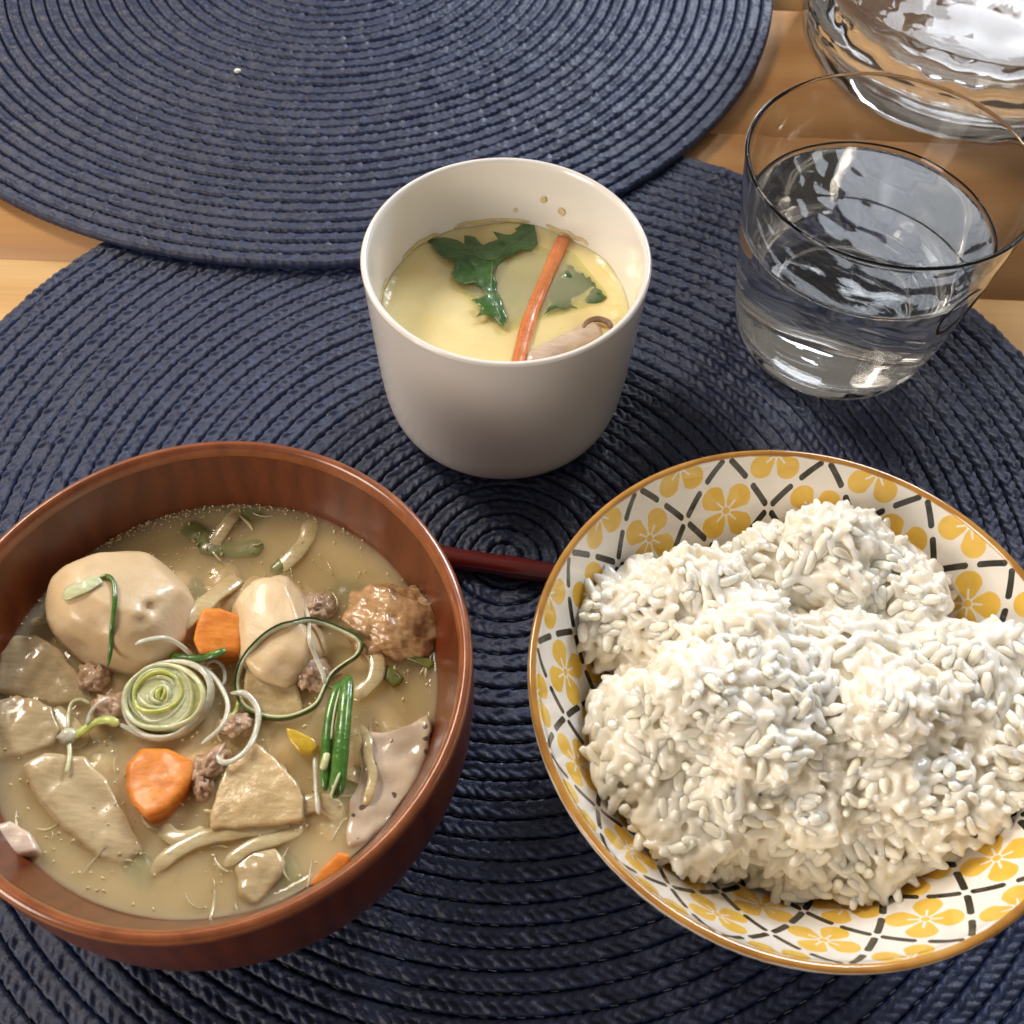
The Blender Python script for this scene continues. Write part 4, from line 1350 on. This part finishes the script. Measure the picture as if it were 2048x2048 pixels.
WZ = 0.0520
wp = [(0.0001, gz + 0.0066), (0.0242, gz + 0.0070), (0.0297, gz + 0.0103), (0.0324, gz + 0.0175), (0.0350, 0.0370), (rgl_in(WZ) + 0.0002, WZ + 0.0006), (rgl_in(WZ) - 0.0006, WZ + 0.00015), (rgl_in(WZ) - 0.002, WZ), (0.018, WZ), (0.0001, WZ)]
wo = lathe('drinking_water', wp, (GC.x, GC.y, 0), 128, WATER, None, smooth_n=4, wob=gwob)
tag(wo, 'clear water standing in the tapered tumbler', 'water')

# black script on the glass: a big C and trailing strokes
def gpt(az, z):
    r_ = rgl_out(z) + float(gwob(az, 0.035, np.float64(z))) + 0.00012
    return Vector((r_ * math.cos(az), r_ * math.sin(az), z))


def gstroke(pts):
    sweep('script_stroke', [gpt(R(a - 14), z + 0.004) for a, z in pts], 0.0014, 0.0003, INK, gl, 6, n=6, nrm=(math.cos(R(pts[0][0] - 14)), math.sin(R(pts[0][0] - 14)), 0))


gstroke([(-34, 0.0530), (-40, 0.0545), (-46, 0.0520), (-49.5, 0.0465), (-48.5, 0.0410), (-44, 0.0375), (-38, 0.0385), (-33, 0.0410)])
gstroke([(-31, 0.0400), (-28, 0.0455), (-24.5, 0.0460), (-26, 0.0400), (-29, 0.0390), (-25, 0.0405), (-21, 0.0455), (-22, 0.0395), (-18, 0.0410)])
gstroke([(-17, 0.0410), (-13, 0.0540), (-11, 0.0550), (-13, 0.0420), (-9, 0.0395), (-5, 0.0455), (-6, 0.0400), (-1, 0.0410)])

# ================================================================== pitcher behind
PK = 1.08        # girth of the pitcher
PC = Vector((0.1800, 0.4250, 0))
pt = tag(empty('water_pitcher', (PC.x, PC.y, 0.0)), 'clear dimpled water pitcher standing on the wooden table', 'pitcher')
po = [(0.0001, 0.0015), (0.045, 0.0012), (0.052, 0.0002), (0.0585, 0.0012), (0.0625, 0.0060), (0.0640, 0.0140)]
zz = np.linspace(0.02, 0.19, 70)
po += [(0.0645 + 0.004 * (z - 0.02) / 0.17, z) for z in zz]
po += [(0.0684, 0.1925), (0.0676, 0.1935), (0.0668, 0.1925)]
po += [(0.0618 + 0.0045 * (z - 0.02) / 0.17, z) for z in zz[::-1]]
po += [(0.0600, 0.0145), (0.0560, 0.0095), (0.045, 0.0075), (0.0001, 0.0070)]


def pwob(a, r_, z_):
    nz_, na_ = 0.0125, 26
    row = np.floor(z_ / nz_)
    fz = z_ / nz_ - row - 0.5
    fa = (a / (2 * PI) * na_ + 0.5 * (row % 2)) % 1.0 - 0.5
    d = np.clip(1 - (fz * 2) ** 2 * 0.9, 0, 1) * np.clip(1 - (fa * 2) ** 2 * 0.9, 0, 1)
    return -0.0007 * d * np.clip((z_ - 0.006) / 0.01, 0, 1) * (r_ > 0.0630 * PK) * (z_ < 0.185)


lathe('pitcher_wall', [(a_ * PK, b_) for a_, b_ in po], (0, 0, 0), 208, GLASS, pt, wob=pwob, smooth_n=0)
PW = 0.038
pw = [(0.0001, 0.0069), (0.045, 0.0074), (0.0561, 0.0094), (0.0602, 0.0145), (0.0619, 0.022), (0.0624, PW + 0.0004), (0.0621, PW + 0.0001), (0.0616, PW), (0.0600, PW), (0.03, PW), (0.0001, PW)]
tag(lathe('pitcher_water', [(a_ * PK, b_) for a_, b_ in pw], (PC.x, PC.y, 0), 128, WATER, None, smooth_n=0), 'water in the bottom of the dimpled pitcher', 'water')
